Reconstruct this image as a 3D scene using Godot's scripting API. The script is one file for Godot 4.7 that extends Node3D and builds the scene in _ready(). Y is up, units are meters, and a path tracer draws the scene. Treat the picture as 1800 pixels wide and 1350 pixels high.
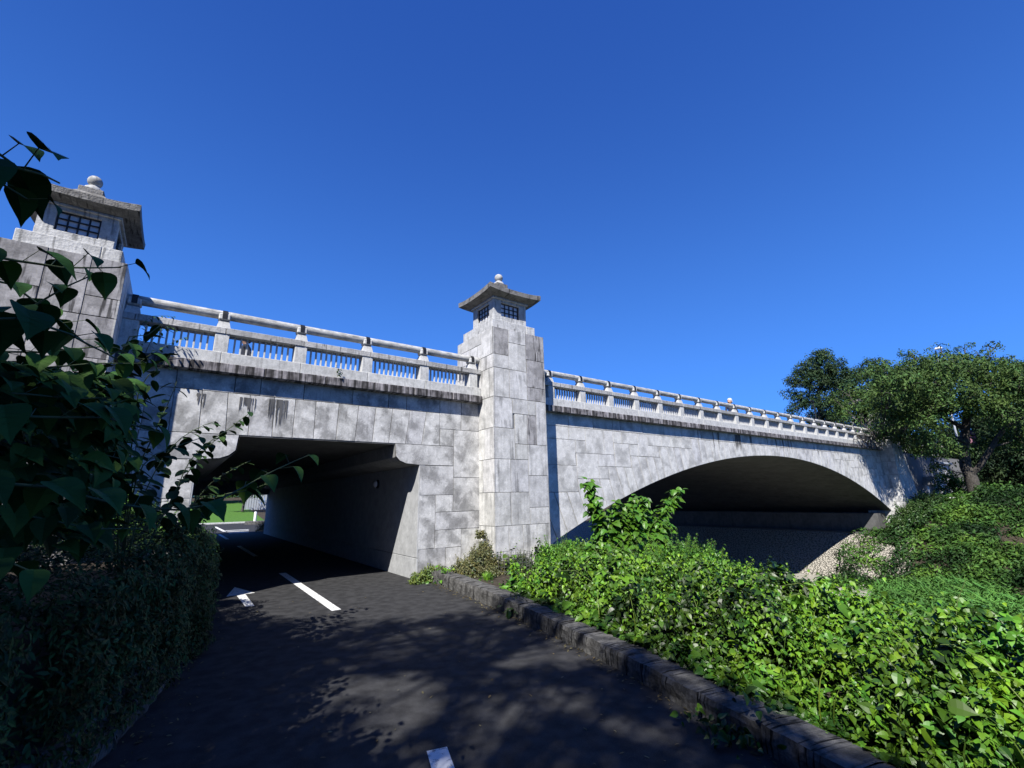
extends Node3D

# ---------------------------------------------------------------- mesh collector
class MB:
	var v := PackedVector3Array()
	var n := PackedVector3Array()
	var t := PackedVector2Array()
	var c := PackedColorArray()
	var col := Color.WHITE
	var uvo := Vector2.ZERO
	var xf := Transform3D()
	func vert(p: Vector3, nn: Vector3, uv: Vector2) -> void:
		v.append(xf * p)
		n.append((xf.basis * nn).normalized())
		t.append(uv + uvo)
		c.append(col)
	func tri3(a: Vector3, b: Vector3, d: Vector3, na: Vector3, nb: Vector3, nd: Vector3, ua: Vector2, ub: Vector2, ud: Vector2) -> void:
		var g := (d - a).cross(b - a)
		if g.dot(na + nb + nd) >= 0.0:
			vert(a, na, ua); vert(b, nb, ub); vert(d, nd, ud)
		else:
			vert(a, na, ua); vert(d, nd, ud); vert(b, nb, ub)
	func auto_uv(p: Vector3, nn: Vector3) -> Vector2:
		var a := nn.abs()
		if a.y > a.x and a.y > a.z:
			return Vector2(p.x, p.z)
		if a.x > a.z:
			return Vector2(p.z, -p.y)
		return Vector2(p.x, -p.y)
	func poly(pts: PackedVector3Array, nn: Vector3) -> void:
		for i in range(1, pts.size() - 1):
			tri3(pts[0], pts[i], pts[i + 1], nn, nn, nn, auto_uv(pts[0], nn), auto_uv(pts[i], nn), auto_uv(pts[i + 1], nn))
	func quad(a: Vector3, b: Vector3, d: Vector3, e: Vector3, out: Vector3) -> void:
		var nn := (d - a).cross(b - a)
		if nn.length_squared() < 1e-14:
			nn = (e - a).cross(d - a)
		nn = nn.normalized()
		if nn.dot(out) < 0.0:
			nn = -nn
		tri3(a, b, d, nn, nn, nn, auto_uv(a, nn), auto_uv(b, nn), auto_uv(d, nn))
		tri3(a, d, e, nn, nn, nn, auto_uv(a, nn), auto_uv(d, nn), auto_uv(e, nn))
	func box(lo: Vector3, hi: Vector3) -> void:
		bbox(lo, hi, 0.0)
	func bbox(lo: Vector3, hi: Vector3, b: float) -> void:
		var cc := (lo + hi) / 2.0
		var h := (hi - lo) / 2.0
		var s := [-1.0, 1.0]
		for ax in 3:
			var a1 := (ax + 1) % 3
			var a2 := (ax + 2) % 3
			for sg in s:
				var nn := Vector3.ZERO
				nn[ax] = sg
				var ps := PackedVector3Array()
				for k in [[-1.0, -1.0], [1.0, -1.0], [1.0, 1.0], [-1.0, 1.0]]:
					var p := cc
					p[ax] += sg * h[ax]
					p[a1] += k[0] * (h[a1] - b)
					p[a2] += k[1] * (h[a2] - b)
					ps.append(p)
				poly(ps, nn)
		if b <= 0.0:
			return
		for ax in 3:
			var a1 := (ax + 1) % 3
			var a2 := (ax + 2) % 3
			for s1 in s:
				for s2 in s:
					var o := Vector3.ZERO
					o[a1] = s1
					o[a2] = s2
					var q := []
					for e in [-1.0, 1.0]:
						var p := cc
						p[ax] += e * (h[ax] - b)
						var p1 := p
						p1[a1] += s1 * h[a1]
						p1[a2] += s2 * (h[a2] - b)
						var p2 := p
						p2[a1] += s1 * (h[a1] - b)
						p2[a2] += s2 * h[a2]
						q.append(p1)
						q.append(p2)
					quad(q[0], q[1], q[3], q[2], o)
		for sx in s:
			for sy in s:
				for sz in s:
					var o := Vector3(sx, sy, sz)
					var ps := PackedVector3Array()
					for ax in 3:
						var p := cc
						for k in 3:
							p[k] += o[k] * (h[k] - (0.0 if k == ax else b))
						ps.append(p)
					poly(ps, o.normalized())
	# lathe about y; prof = (radius, height)
	func lathe(prof: PackedVector2Array, seg: int, at := Vector3.ZERO) -> void:
		for i in prof.size() - 1:
			var a := prof[i]
			var b := prof[i + 1]
			var d := b - a
			var nr := Vector2(d.y, -d.x).normalized()
			var n0 := nr
			var n1 := nr
			if i > 0:
				var e := a - prof[i - 1]
				var m := Vector2(e.y, -e.x).normalized()
				if m.dot(nr) > 0.6:
					n0 = (m + nr).normalized()
			if i < prof.size() - 2:
				var e := prof[i + 2] - b
				var m := Vector2(e.y, -e.x).normalized()
				if m.dot(nr) > 0.6:
					n1 = (m + nr).normalized()
			for k in seg:
				var t0 := TAU * k / seg
				var t1 := TAU * (k + 1) / seg
				var c0 := Vector3(cos(t0), 0, sin(t0))
				var c1 := Vector3(cos(t1), 0, sin(t1))
				var p00 := at + c0 * a.x + Vector3.UP * a.y
				var p01 := at + c1 * a.x + Vector3.UP * a.y
				var p10 := at + c0 * b.x + Vector3.UP * b.y
				var p11 := at + c1 * b.x + Vector3.UP * b.y
				var m00 := c0 * n0.x + Vector3.UP * n0.y
				var m01 := c1 * n0.x + Vector3.UP * n0.y
				var m10 := c0 * n1.x + Vector3.UP * n1.y
				var m11 := c1 * n1.x + Vector3.UP * n1.y
				var u0 := t0 * a.x
				var u1 := t1 * a.x
				if a.x > 1e-5:
					tri3(p00, p01, p11, m00, m01, m11, Vector2(u0, -a.y), Vector2(u1, -a.y), Vector2(u1, -b.y))
				if b.x > 1e-5:
					tri3(p00, p11, p10, m00, m11, m10, Vector2(u0, -a.y), Vector2(u1, -b.y), Vector2(u0, -b.y))
	func tube(pts: PackedVector3Array, rad: PackedFloat32Array, seg: int, caps := true) -> void:
		var up := Vector3.UP
		var rings := []
		var run := 0.0
		var us := []
		for i in pts.size():
			var d := (pts[mini(i + 1, pts.size() - 1)] - pts[maxi(i - 1, 0)]).normalized()
			if absf(d.dot(up)) > 0.95:
				up = Vector3.RIGHT if absf(d.x) < 0.9 else Vector3.BACK
			var x := d.cross(up).normalized()
			var y := x.cross(d).normalized()
			up = y
			var r := []
			for k in seg:
				var th := TAU * k / seg
				r.append(x * cos(th) + y * sin(th))
			rings.append(r)
			if i > 0:
				run += pts[i].distance_to(pts[i - 1])
			us.append(run)
		for i in pts.size() - 1:
			for k in seg:
				var k2 := (k + 1) % seg
				var a: Vector3 = rings[i][k]
				var b: Vector3 = rings[i][k2]
				var e: Vector3 = rings[i + 1][k]
				var f: Vector3 = rings[i + 1][k2]
				var ua := Vector2(TAU * k / seg * rad[i], us[i])
				var ub := Vector2(TAU * (k + 1) / seg * rad[i], us[i])
				var ue := Vector2(TAU * k / seg * rad[i], us[i + 1])
				var uf := Vector2(TAU * (k + 1) / seg * rad[i], us[i + 1])
				var pa := pts[i] + a * rad[i]
				var pb := pts[i] + b * rad[i]
				var pe := pts[i + 1] + e * rad[i + 1]
				var pf := pts[i + 1] + f * rad[i + 1]
				tri3(pa, pb, pf, a, b, f, ua, ub, uf)
				tri3(pa, pf, pe, a, f, e, ua, uf, ue)
		if caps:
			for e in [0, pts.size() - 1]:
				var d := (pts[1] - pts[0]).normalized() * -1.0 if e == 0 else (pts[e] - pts[e - 1]).normalized()
				var ps := PackedVector3Array()
				for k in seg:
					ps.append(pts[e] + rings[e][k] * rad[e])
				poly(ps, d)
	func mesh() -> ArrayMesh:
		var a := []
		a.resize(Mesh.ARRAY_MAX)
		a[Mesh.ARRAY_VERTEX] = v
		a[Mesh.ARRAY_NORMAL] = n
		a[Mesh.ARRAY_TEX_UV] = t
		a[Mesh.ARRAY_COLOR] = c
		var m := ArrayMesh.new()
		m.add_surface_from_arrays(Mesh.PRIMITIVE_TRIANGLES, a)
		return m

var M := {}
var rng := RandomNumberGenerator.new()
var used := {}

func rf(a: float, b: float) -> float:
	return rng.randf_range(a, b)

func numbered(called: String) -> String:
	var k: int = used.get(called, 0)
	used[called] = k + 1
	return called if k == 0 else "%s_%03d" % [called, k]

func thing(called: String, label: String, category: String, at := Vector3.ZERO, group := "") -> Node3D:
	var o := Node3D.new()
	o.name = numbered(called)
	add_child(o, true)
	o.position = at
	o.set_meta("label", label)
	o.set_meta("category", category)
	if group != "":
		o.set_meta("group", group)
	return o

func obj(called: String, m: Mesh, mat: Material, parent: Node3D, at := Vector3.ZERO) -> MeshInstance3D:
	var o := MeshInstance3D.new()
	o.mesh = m
	o.material_override = mat
	if parent == self:
		called = numbered(called)
	else:
		var key := str(parent.get_instance_id()) + called
		var k: int = used.get(key, 0)
		used[key] = k + 1
		if k > 0:
			called = "%s_%03d" % [called, k]
	o.name = called
	parent.add_child(o, true)
	o.position = at
	return o

func struct(called: String, m: Mesh, mat: Material) -> MeshInstance3D:
	var o := obj(called, m, mat, self)
	o.set_meta("kind", "structure")
	return o

func multi(called: String, m: Mesh, mat: Material, parent: Node3D, xs: Array, cs: Array) -> MultiMeshInstance3D:
	var mm := MultiMesh.new()
	mm.transform_format = MultiMesh.TRANSFORM_3D
	mm.use_colors = true
	mm.mesh = m
	mm.instance_count = xs.size()
	var buf := PackedFloat32Array()
	buf.resize(xs.size() * 16)
	for i in xs.size():
		var x: Transform3D = xs[i]
		var cc: Color = cs[i]
		var b := i * 16
		buf[b] = x.basis.x.x; buf[b + 1] = x.basis.y.x; buf[b + 2] = x.basis.z.x; buf[b + 3] = x.origin.x
		buf[b + 4] = x.basis.x.y; buf[b + 5] = x.basis.y.y; buf[b + 6] = x.basis.z.y; buf[b + 7] = x.origin.y
		buf[b + 8] = x.basis.x.z; buf[b + 9] = x.basis.y.z; buf[b + 10] = x.basis.z.z; buf[b + 11] = x.origin.z
		buf[b + 12] = cc.r; buf[b + 13] = cc.g; buf[b + 14] = cc.b; buf[b + 15] = 1.0
	mm.buffer = buf
	var o := MultiMeshInstance3D.new()
	o.multimesh = mm
	o.material_override = mat
	o.name = numbered(called) if parent == self else called
	parent.add_child(o, true)
	o.set_meta("kind", "stuff")
	return o

# ---------------------------------------------------------------- textures
func nz(seed_: int, freq: float, oct := 4, kind := FastNoiseLite.TYPE_SIMPLEX_SMOOTH, warp := 0.0) -> FastNoiseLite:
	var f := FastNoiseLite.new()
	f.seed = seed_
	f.frequency = freq
	f.noise_type = kind
	f.fractal_octaves = oct
	f.fractal_type = FastNoiseLite.FRACTAL_FBM
	if oct <= 1:
		f.fractal_type = FastNoiseLite.FRACTAL_NONE
	if warp > 0.0:
		f.domain_warp_enabled = true
		f.domain_warp_amplitude = warp
		f.domain_warp_frequency = freq * 1.3
		f.domain_warp_fractal_octaves = 3
	return f

func bytes(f: FastNoiseLite, w: int, h: int, seamless := true) -> PackedByteArray:
	var im: Image = f.get_seamless_image(w, h) if seamless else f.get_image(w, h)
	im.convert(Image.FORMAT_L8)
	return im.get_data()

func stretched(f: FastNoiseLite, w: int, h: int, sw: int, sh: int) -> PackedByteArray:
	var im := f.get_seamless_image(sw, sh)
	im.convert(Image.FORMAT_L8)
	im.resize(w, h, Image.INTERPOLATE_CUBIC)
	return im.get_data()

func tex(w: int, h: int, data: PackedByteArray) -> ImageTexture:
	return ImageTexture.create_from_image(Image.create_from_data(w, h, false, Image.FORMAT_RGB8, data))

func sb(l: float) -> int:   # linear 0..1 to an sRGB byte
	l = clampf(l, 0.0, 1.0)
	var s := 12.92 * l if l < 0.0031308 else 1.055 * pow(l, 1.0 / 2.4) - 0.055
	return int(s * 255.0 + 0.5)

func sm(a: float, b: float, x: float) -> float:
	return smoothstep(a, b, x)

# base: mean albedo, blot: strength of pale mineral blots, streak: strength of dark vertical streaks
func stone_tex(seed_: int, base: float, blot: float, streak: float, speck: float, tint: Vector3) -> ImageTexture:
	var S := 512
	var a := bytes(nz(seed_, 0.007, 5, FastNoiseLite.TYPE_SIMPLEX_SMOOTH, 60.0), S, S)
	var b := bytes(nz(seed_ + 1, 0.022, 5, FastNoiseLite.TYPE_SIMPLEX_SMOOTH, 30.0), S, S)
	var c := bytes(nz(seed_ + 5, 0.010, 5, FastNoiseLite.TYPE_SIMPLEX_SMOOTH, 70.0), S, S)
	var q := bytes(nz(seed_ + 6, 0.09, 3), S, S)
	var d := bytes(nz(seed_ + 2, 0.35, 2), S, S)
	var e := stretched(nz(seed_ + 3, 0.035, 4), S, S, S, 48)
	var g := stretched(nz(seed_ + 4, 0.012, 3), S, S, S, 24)
	var out := PackedByteArray()
	out.resize(S * S * 3)
	for i in S * S:
		var fa := a[i] / 255.0
		var fb := b[i] / 255.0
		var fd := d[i] / 255.0 - 0.5
		var fe := e[i] / 255.0
		var fg := g[i] / 255.0
		var ring := 1.0 - absf(fa - 0.55) * 9.0
		var l := base * (0.88 + 0.34 * (fb - 0.4))
		l += base * blot * (sm(0.48, 0.72, fa) * 0.32 + maxf(ring, 0.0) * maxf(ring, 0.0) * 0.20)
		l *= 1.0 - blot * 0.42 * sm(0.50, 0.24, fa)
		var fc := c[i] / 255.0
		var vein := maxf(0.0, 1.0 - absf(fc - 0.5) * 22.0)
		l += base * blot * 0.30 * vein * sm(0.4, 0.6, fb)
		l *= 1.0 - blot * 0.22 * maxf(0.0, 1.0 - absf(fc - 0.42) * 14.0)
		l *= 0.88 + 0.24 * q[i] / 255.0
		l *= 1.0 - streak * (0.75 * sm(0.60, 0.80, fe) * sm(0.42, 0.62, fg) + 0.25 * sm(0.5, 0.7, fe))
		l *= 1.0 + speck * fd * 2.0
		out[i * 3] = sb(l * tint.x)
		out[i * 3 + 1] = sb(l * tint.y)
		out[i * 3 + 2] = sb(l * tint.z)
	return tex(S, S, out)

func ramp_tex(seed_: int, S: int, freq: float, oct: int, lo: Vector3, hi: Vector3, fine := 0.0, warp := 0.0) -> ImageTexture:
	var a := bytes(nz(seed_, freq, oct, FastNoiseLite.TYPE_SIMPLEX_SMOOTH, warp), S, S)
	var d := bytes(nz(seed_ + 7, 0.45, 1), S, S)
	var out := PackedByteArray()
	out.resize(S * S * 3)
	for i in S * S:
		var k := clampf(a[i] / 255.0 + fine * (d[i] / 255.0 - 0.5), 0.0, 1.0)
		out[i * 3] = sb(lerpf(lo.x, hi.x, k))
		out[i * 3 + 1] = sb(lerpf(lo.y, hi.y, k))
		out[i * 3 + 2] = sb(lerpf(lo.z, hi.z, k))
	return tex(S, S, out)

func height_tex(seed_: int, S: int, freq: float, oct: int, kind := FastNoiseLite.TYPE_SIMPLEX_SMOOTH) -> ImageTexture:
	var im := nz(seed_, freq, oct, kind).get_seamless_image(S, S)
	return ImageTexture.create_from_image(im)

func mat(t: Texture2D, metres: float, rough: float, vc := true) -> StandardMaterial3D:
	var m := StandardMaterial3D.new()
	m.albedo_texture = t
	m.uv1_scale = Vector3(1.0 / metres, 1.0 / metres, 1)
	m.roughness = rough
	m.metallic_specular = 0.35
	m.vertex_color_use_as_albedo = vc
	return m

func flat(c: Vector3, rough := 0.6, metal := 0.0) -> StandardMaterial3D:
	var m := StandardMaterial3D.new()
	m.albedo_color = Color(c.x, c.y, c.z).linear_to_srgb()
	m.roughness = rough
	m.metallic = metal
	return m

func bump(m: StandardMaterial3D, t: Texture2D, cm: float) -> StandardMaterial3D:
	m.heightmap_enabled = true
	m.heightmap_texture = t
	m.heightmap_scale = cm
	return m

func make_materials() -> void:
	M.stone = bump(mat(stone_tex(11, 0.46, 0.80, 0.16, 0.12, Vector3(1.01, 1.0, 0.98)), 2.3, 0.85), height_tex(31, 256, 0.08, 4), 0.12)
	M.pale_stone = bump(mat(stone_tex(16, 0.52, 0.50, 0.08, 0.10, Vector3(1.01, 1.0, 0.98)), 2.8, 0.85), height_tex(31, 256, 0.08, 4), 0.12)
	M.pillar = bump(mat(stone_tex(41, 0.53, 0.36, 0.40, 0.12, Vector3(1.01, 1.0, 0.98)), 2.2, 0.85), height_tex(32, 256, 0.1, 4), 0.15)
	M.granite = bump(mat(stone_tex(71, 0.52, 0.18, 0.22, 0.25, Vector3(1.0, 1.0, 0.98)), 1.3, 0.8), height_tex(33, 256, 0.15, 3), 0.15)
	M.grime = bump(mat(grime_tex(91), 2.4, 0.9), height_tex(34, 256, 0.1, 4), 0.4)
	M.concrete = bump(mat(stone_tex(121, 0.26, 0.15, 0.15, 0.10, Vector3(1.0, 1.0, 1.0)), 4.0, 0.85), height_tex(35, 256, 0.12, 3), 0.15)
	M.shaded_concrete = bump(mat(stone_tex(126, 0.11, 0.25, 0.2, 0.10, Vector3(1.0, 1.0, 1.0)), 4.0, 0.85), height_tex(35, 256, 0.12, 3), 0.15)  # concrete darkened in colour to deepen the shade on ceiling, soffit and ledge
	M.lining = bump(mat(stone_tex(131, 0.39, 0.08, 0.05, 0.06, Vector3(0.97, 0.99, 1.02)), 4.0, 0.8), height_tex(35, 256, 0.12, 3), 0.1)
	M.pillar_grime = bump(mat(stone_tex(141, 0.32, 0.5, 0.75, 0.16, Vector3(1.0, 0.97, 0.98)), 1.8, 0.9), height_tex(32, 256, 0.1, 4), 0.2)
	M.joint = flat(Vector3(0.17, 0.17, 0.17), 0.95)
	M.kerb = bump(mat(stone_tex(151, 0.10, 0.9, 0.95, 0.35, Vector3(1.0, 0.98, 0.95)), 0.8, 0.92), height_tex(36, 256, 0.06, 5), 0.8)
	M.asphalt = bump(mat(ramp_tex(161, 512, 0.02, 4, Vector3(0.014, 0.014, 0.015), Vector3(0.046, 0.046, 0.048), 0.9), 2.3, 0.9), height_tex(37, 256, 0.4, 2), 0.05)
	M.paint = mat(paint_tex(), 1.3, 0.65)
	M.soil = mat(ramp_tex(181, 256, 0.04, 5, Vector3(0.018, 0.014, 0.009), Vector3(0.075, 0.062, 0.045), 0.8), 1.5, 0.95)
	M.bed = bump(mat(ramp_tex(191, 256, 0.03, 5, Vector3(0.20, 0.19, 0.16), Vector3(0.40, 0.38, 0.33), 0.6), 3.0, 0.9), height_tex(38, 256, 0.1, 4), 2.0)
	M.pebble = bump(mat(pebble_tex(), 2.2, 0.9), pebble_h, 6.0)
	M.bark = bump(mat(stone_tex(211, 0.085, 0.5, 0.8, 0.4, Vector3(1.0, 0.9, 0.8)), 0.9, 0.9), height_tex(39, 256, 0.05, 4), 3.0)
	M.stem = flat(Vector3(0.05, 0.075, 0.025), 0.7)
	M.twig = flat(Vector3(0.045, 0.035, 0.025), 0.8)
	M.dark_metal = flat(Vector3(0.02, 0.02, 0.022), 0.5, 0.4)
	M.grille = flat(Vector3(0.012, 0.012, 0.016), 0.55)
	M.steel = flat(Vector3(0.45, 0.45, 0.45), 0.4, 0.8)
	M.wire = flat(Vector3(0.16, 0.16, 0.16), 0.5, 0.6)
	M.pane = flat(Vector3(0.72, 0.72, 0.75), 0.45)
	M.white = flat(Vector3(0.75, 0.75, 0.74), 0.6)
	M.leaf = leaf_mat(0.42, Color(0.30, 0.42, 0.10))
	M.big_leaf = leaf_mat(0.62, Color(0.10, 0.22, 0.03))
	M.big_leaf.metallic_specular = 0.2
	M.far_leaf = leaf_mat(0.6, Color(0.13, 0.20, 0.05))
	M.far_leaf.metallic_specular = 0.3

func leaf_mat(rough: float, back: Color) -> StandardMaterial3D:
	var m := StandardMaterial3D.new()
	m.vertex_color_use_as_albedo = true
	m.roughness = rough
	m.metallic_specular = 0.4
	m.backlight_enabled = true
	m.backlight = back
	m.cull_mode = BaseMaterial3D.CULL_DISABLED
	return m

func grime_tex(seed_: int) -> ImageTexture:
	var S := 512
	var e := stretched(nz(seed_, 0.03, 4), S, S, S, 20)
	var g := stretched(nz(seed_ + 1, 0.09, 3), S, S, S, 32)
	var b := bytes(nz(seed_ + 2, 0.02, 4), S, S)
	var d := bytes(nz(seed_ + 3, 0.4, 1), S, S)
	var out := PackedByteArray()
	out.resize(S * S * 3)
	for i in S * S:
		var k := e[i] / 255.0 * 0.55 + g[i] / 255.0 * 0.35 + b[i] / 255.0 * 0.25
		var l := lerpf(0.035, 0.34, sm(0.40, 0.86, k))
		l *= 0.85 + 0.3 * d[i] / 255.0
		out[i * 3] = sb(l)
		out[i * 3 + 1] = sb(l * 0.94)
		out[i * 3 + 2] = sb(l * 0.97)
	return tex(S, S, out)

func paint_tex() -> ImageTexture:
	var S := 512
	var a := bytes(nz(171, 0.03, 5), S, S)
	var b := bytes(nz(172, 0.35, 2), S, S)
	var out := PackedByteArray()
	out.resize(S * S * 3)
	for i in S * S:
		var worn := sm(0.60, 0.72, a[i] / 255.0 * 0.6 + b[i] / 255.0 * 0.42)
		var l := lerpf(0.70 + 0.1 * (a[i] / 255.0 - 0.5), 0.16, worn)
		out[i * 3] = sb(l)
		out[i * 3 + 1] = sb(l)
		out[i * 3 + 2] = sb(l * 0.98)
	return tex(S, S, out)

var pebble_h: ImageTexture
func pebble_tex() -> ImageTexture:
	var S := 512
	var f := nz(201, 0.045, 1, FastNoiseLite.TYPE_CELLULAR)
	f.cellular_return_type = FastNoiseLite.RETURN_DISTANCE
	f.cellular_jitter = 0.9
	var a := bytes(f, S, S)
	var b := bytes(nz(202, 0.03, 4), S, S)
	var out := PackedByteArray()
	out.resize(S * S * 3)
	var hh := PackedByteArray()
	hh.resize(S * S)
	for i in S * S:
		var k := a[i] / 255.0
		var up := sm(0.62, 0.30, k)
		hh[i] = int(up * 255.0)
		var l := lerpf(0.16, 0.36, up) * (0.75 + 0.5 * b[i] / 255.0)
		out[i * 3] = sb(l)
		out[i * 3 + 1] = sb(l * 0.93)
		out[i * 3 + 2] = sb(l * 0.80)
	pebble_h = ImageTexture.create_from_image(Image.create_from_data(S, S, false, Image.FORMAT_L8, hh))
	return tex(S, S, out)

# ---------------------------------------------------------------- dressed stones
func clip(p: PackedVector2Array, q: Vector2, nn: Vector2) -> PackedVector2Array:   # keeps (x - q) . nn >= 0
	var o := PackedVector2Array()
	for i in p.size():
		var a := p[i]
		var b := p[(i + 1) % p.size()]
		var da := (a - q).dot(nn)
		var db := (b - q).dot(nn)
		if da >= 0.0:
			o.append(a)
		if (da > 0.0 and db < 0.0) or (da < 0.0 and db > 0.0):
			o.append(a.lerp(b, da / (da - db)))
	return o

func inset(p: PackedVector2Array, g: float) -> PackedVector2Array:
	var area := 0.0
	for i in p.size():
		area += p[i].cross(p[(i + 1) % p.size()])
	var s := 1.0 if area > 0.0 else -1.0
	var o := p
	for i in p.size():
		var a := p[i]
		var d := (p[(i + 1) % p.size()] - a)
		if d.length() < 1e-4:
			continue
		var nn := Vector2(-d.y, d.x).normalized() * s
		o = clip(o, a + nn * g, nn)
	return o

# a stone on a wall face: fr maps (u, v, out) to the scene
func stone(p: PackedVector2Array, fr: Transform3D, proud: float, tone: float, mt: Material, parent: Node3D, called := "stone", gap := 0.0035, bev := 0.006) -> void:
	var outer := inset(p, gap)
	var inner := inset(p, gap + bev)
	if inner.size() < 3 or outer.size() < 3:
		return
	var mb := MB.new()
	mb.xf = fr
	mb.uvo = Vector2(rf(0, 9), rf(0, 9))
	var z := proud + rf(-0.002, 0.003)
	var full := Color(tone, tone, tone * rf(0.98, 1.03))
	var dirt := full * 0.72
	dirt.a = 1.0
	var fn := Vector3(0, 0, 1)
	mb.col = full
	for i in range(1, inner.size() - 1):
		mb.tri3(v3(inner[0], z), v3(inner[i], z), v3(inner[i + 1], z), fn, fn, fn, uvf(inner[0]), uvf(inner[i]), uvf(inner[i + 1]))
	mb.col = dirt
	var same := outer.size() == inner.size()
	for i in outer.size():
		var a := outer[i]
		var b := outer[(i + 1) % outer.size()]
		var d := (b - a)
		if d.length() < 1e-5:
			continue
		var e := d.normalized()
		var o3 := Vector3(e.y, -e.x, 0)
		if same:
			var ia := inner[i]
			var ib := inner[(i + 1) % inner.size()]
			if Vector2(o3.x, o3.y).dot(a - ia) < 0.0:
				o3 = -o3
			var bn := (o3 + fn).normalized()
			mb.tri3(v3(a, z - bev), v3(b, z - bev), v3(ib, z), bn, bn, bn, uvf(a), uvf(b), uvf(ib))
			mb.tri3(v3(a, z - bev), v3(ib, z), v3(ia, z), bn, bn, bn, uvf(a), uvf(ib), uvf(ia))
		else:
			mb.tri3(v3(a, z - bev), v3(b, z - bev), v3((inner[0] + inner[1]) / 2.0, z - bev), fn, fn, fn, uvf(a), uvf(b), uvf(a))
		mb.tri3(v3(a, z - bev), v3(b, z - bev), v3(b, -0.03), o3, o3, o3, uvf(a), uvf(b), uvf(b))
		mb.tri3(v3(a, z - bev), v3(b, -0.03), v3(a, -0.03), o3, o3, o3, uvf(a), uvf(b), uvf(a))
	obj(called, mb.mesh(), mt, parent)

func v3(p: Vector2, z: float) -> Vector3:
	return Vector3(p.x, p.y, z)
func uvf(p: Vector2) -> Vector2:
	return Vector2(p.x, -p.y)
func rect(x0: float, x1: float, y0: float, y1: float) -> PackedVector2Array:
	return PackedVector2Array([Vector2(x0, y0), Vector2(x1, y0), Vector2(x1, y1), Vector2(x0, y1)])

const SX := 1.35       # the way the sunlight runs, per metre away from the viewer
const SY := 1.76
const FZ := -10.1        # facade plane
const BACK := -31.5      # far face of the bridge
const ACX := 21.78       # arch circle
const ACY := -29.46
const AR := 32.76

func arch_y(x: float) -> float:
	return ACY + sqrt(maxf(AR * AR - (x - ACX) * (x - ACX), 0.0))

func lerp_table(tb: Array, z: float) -> float:
	if z <= tb[0][0]:
		return tb[0][1]
	for i in tb.size() - 1:
		if z <= tb[i + 1][0]:
			return lerpf(tb[i][1], tb[i + 1][1], (z - tb[i][0]) / (tb[i + 1][0] - tb[i][0]))
	var a: Array = tb[tb.size() - 2]
	var b: Array = tb[tb.size() - 1]
	return b[1] + (z - b[0]) * (b[1] - a[1]) / (b[0] - a[0])

var KERB := [[-10.2, 4.62], [-9.58, 4.74], [-6.93, 4.44], [-5.52, 4.23], [-4.47, 4.05], [-3.52, 3.85], [-2.55, 3.60], [-1.78, 3.42], [0.0, 2.9], [3.0, 1.8], [8.0, -0.4]]
var LEFT := [[-10.2, 0.30], [-9.0, 0.36], [-6.2, 0.20], [-5.0, -0.08], [-3.5, -0.55], [-2.0, -1.05], [0.0, -1.9], [3.0, -3.2], [8.0, -5.6]]

func kerb_x(z: float) -> float:
	return lerp_table(KERB, z)
func left_x(z: float) -> float:
	return lerp_table(LEFT, z)

var hn := FastNoiseLite.new()

func bank_edge(z: float) -> float:
	return lerp_table([[-14.0, 9.2], [-10.0, 8.6], [-7.0, 8.8], [-3.5, 6.0], [-1.5, 5.0], [2.0, 4.4], [8.0, 3.0]], z)

# the lie of the land
func land(x: float, z: float) -> float:
	var l := left_x(z)
	var k := kerb_x(z)
	if z < -10.2:
		l = 0.3
		k = 4.58
	if z < -31.5:
		l = -3.0 - (-31.5 - z) * 0.3
		k = 5.2 + (-31.5 - z) * 0.3
	var y := -0.03
	if x < l - 0.12:
		var s := l - 0.12 - x
		y = 0.36 + 0.28 * minf(s, 3.0) + 0.05 * hn.get_noise_2d(x * 3.0, z * 3.0)
		if z < -31.5:
			y = 0.02
	elif x > k + 0.2:
		y = 0.12 + 0.05 * hn.get_noise_2d(x * 3.0, z * 3.0)
		if z < -9.9 and z > -31.5:
			y = 0.0
	if z < -50.0:
		y = maxf(y, minf((-50.0 - z) * 0.085, 3.0)) if x < 12.0 else y
	var e := bank_edge(z)
	if z < -10.2:
		e = lerpf(e, 9.4, 1.0)
	if x > e:
		var f := (x - e) / 5.2
		y = lerpf(y, -2.78, sm(0.0, 1.0, f)) if z > -9.0 else maxf(-2.78, y - (x - e) * 0.62)
	if x > 26.0:
		var rise := 0.0
		var r1 := clampf((x - 29.5) / 3.5, 0.0, 1.0) * 2.08 + clampf((x - 33.8) / 3.4, 0.0, 1.0) * 1.70
		var r2 := sm(27.0, 38.0, x) * 3.75 + 0.35 * hn.get_noise_2d(x * 0.9, z * 0.9) * sm(27, 30, x)
		rise = lerpf(r1, r2, sm(-9.5, -4.0, z))
		y = -2.84 + rise
	if x > 42.0:
		y += (x - 42.0) * 0.02
	return y

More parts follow.
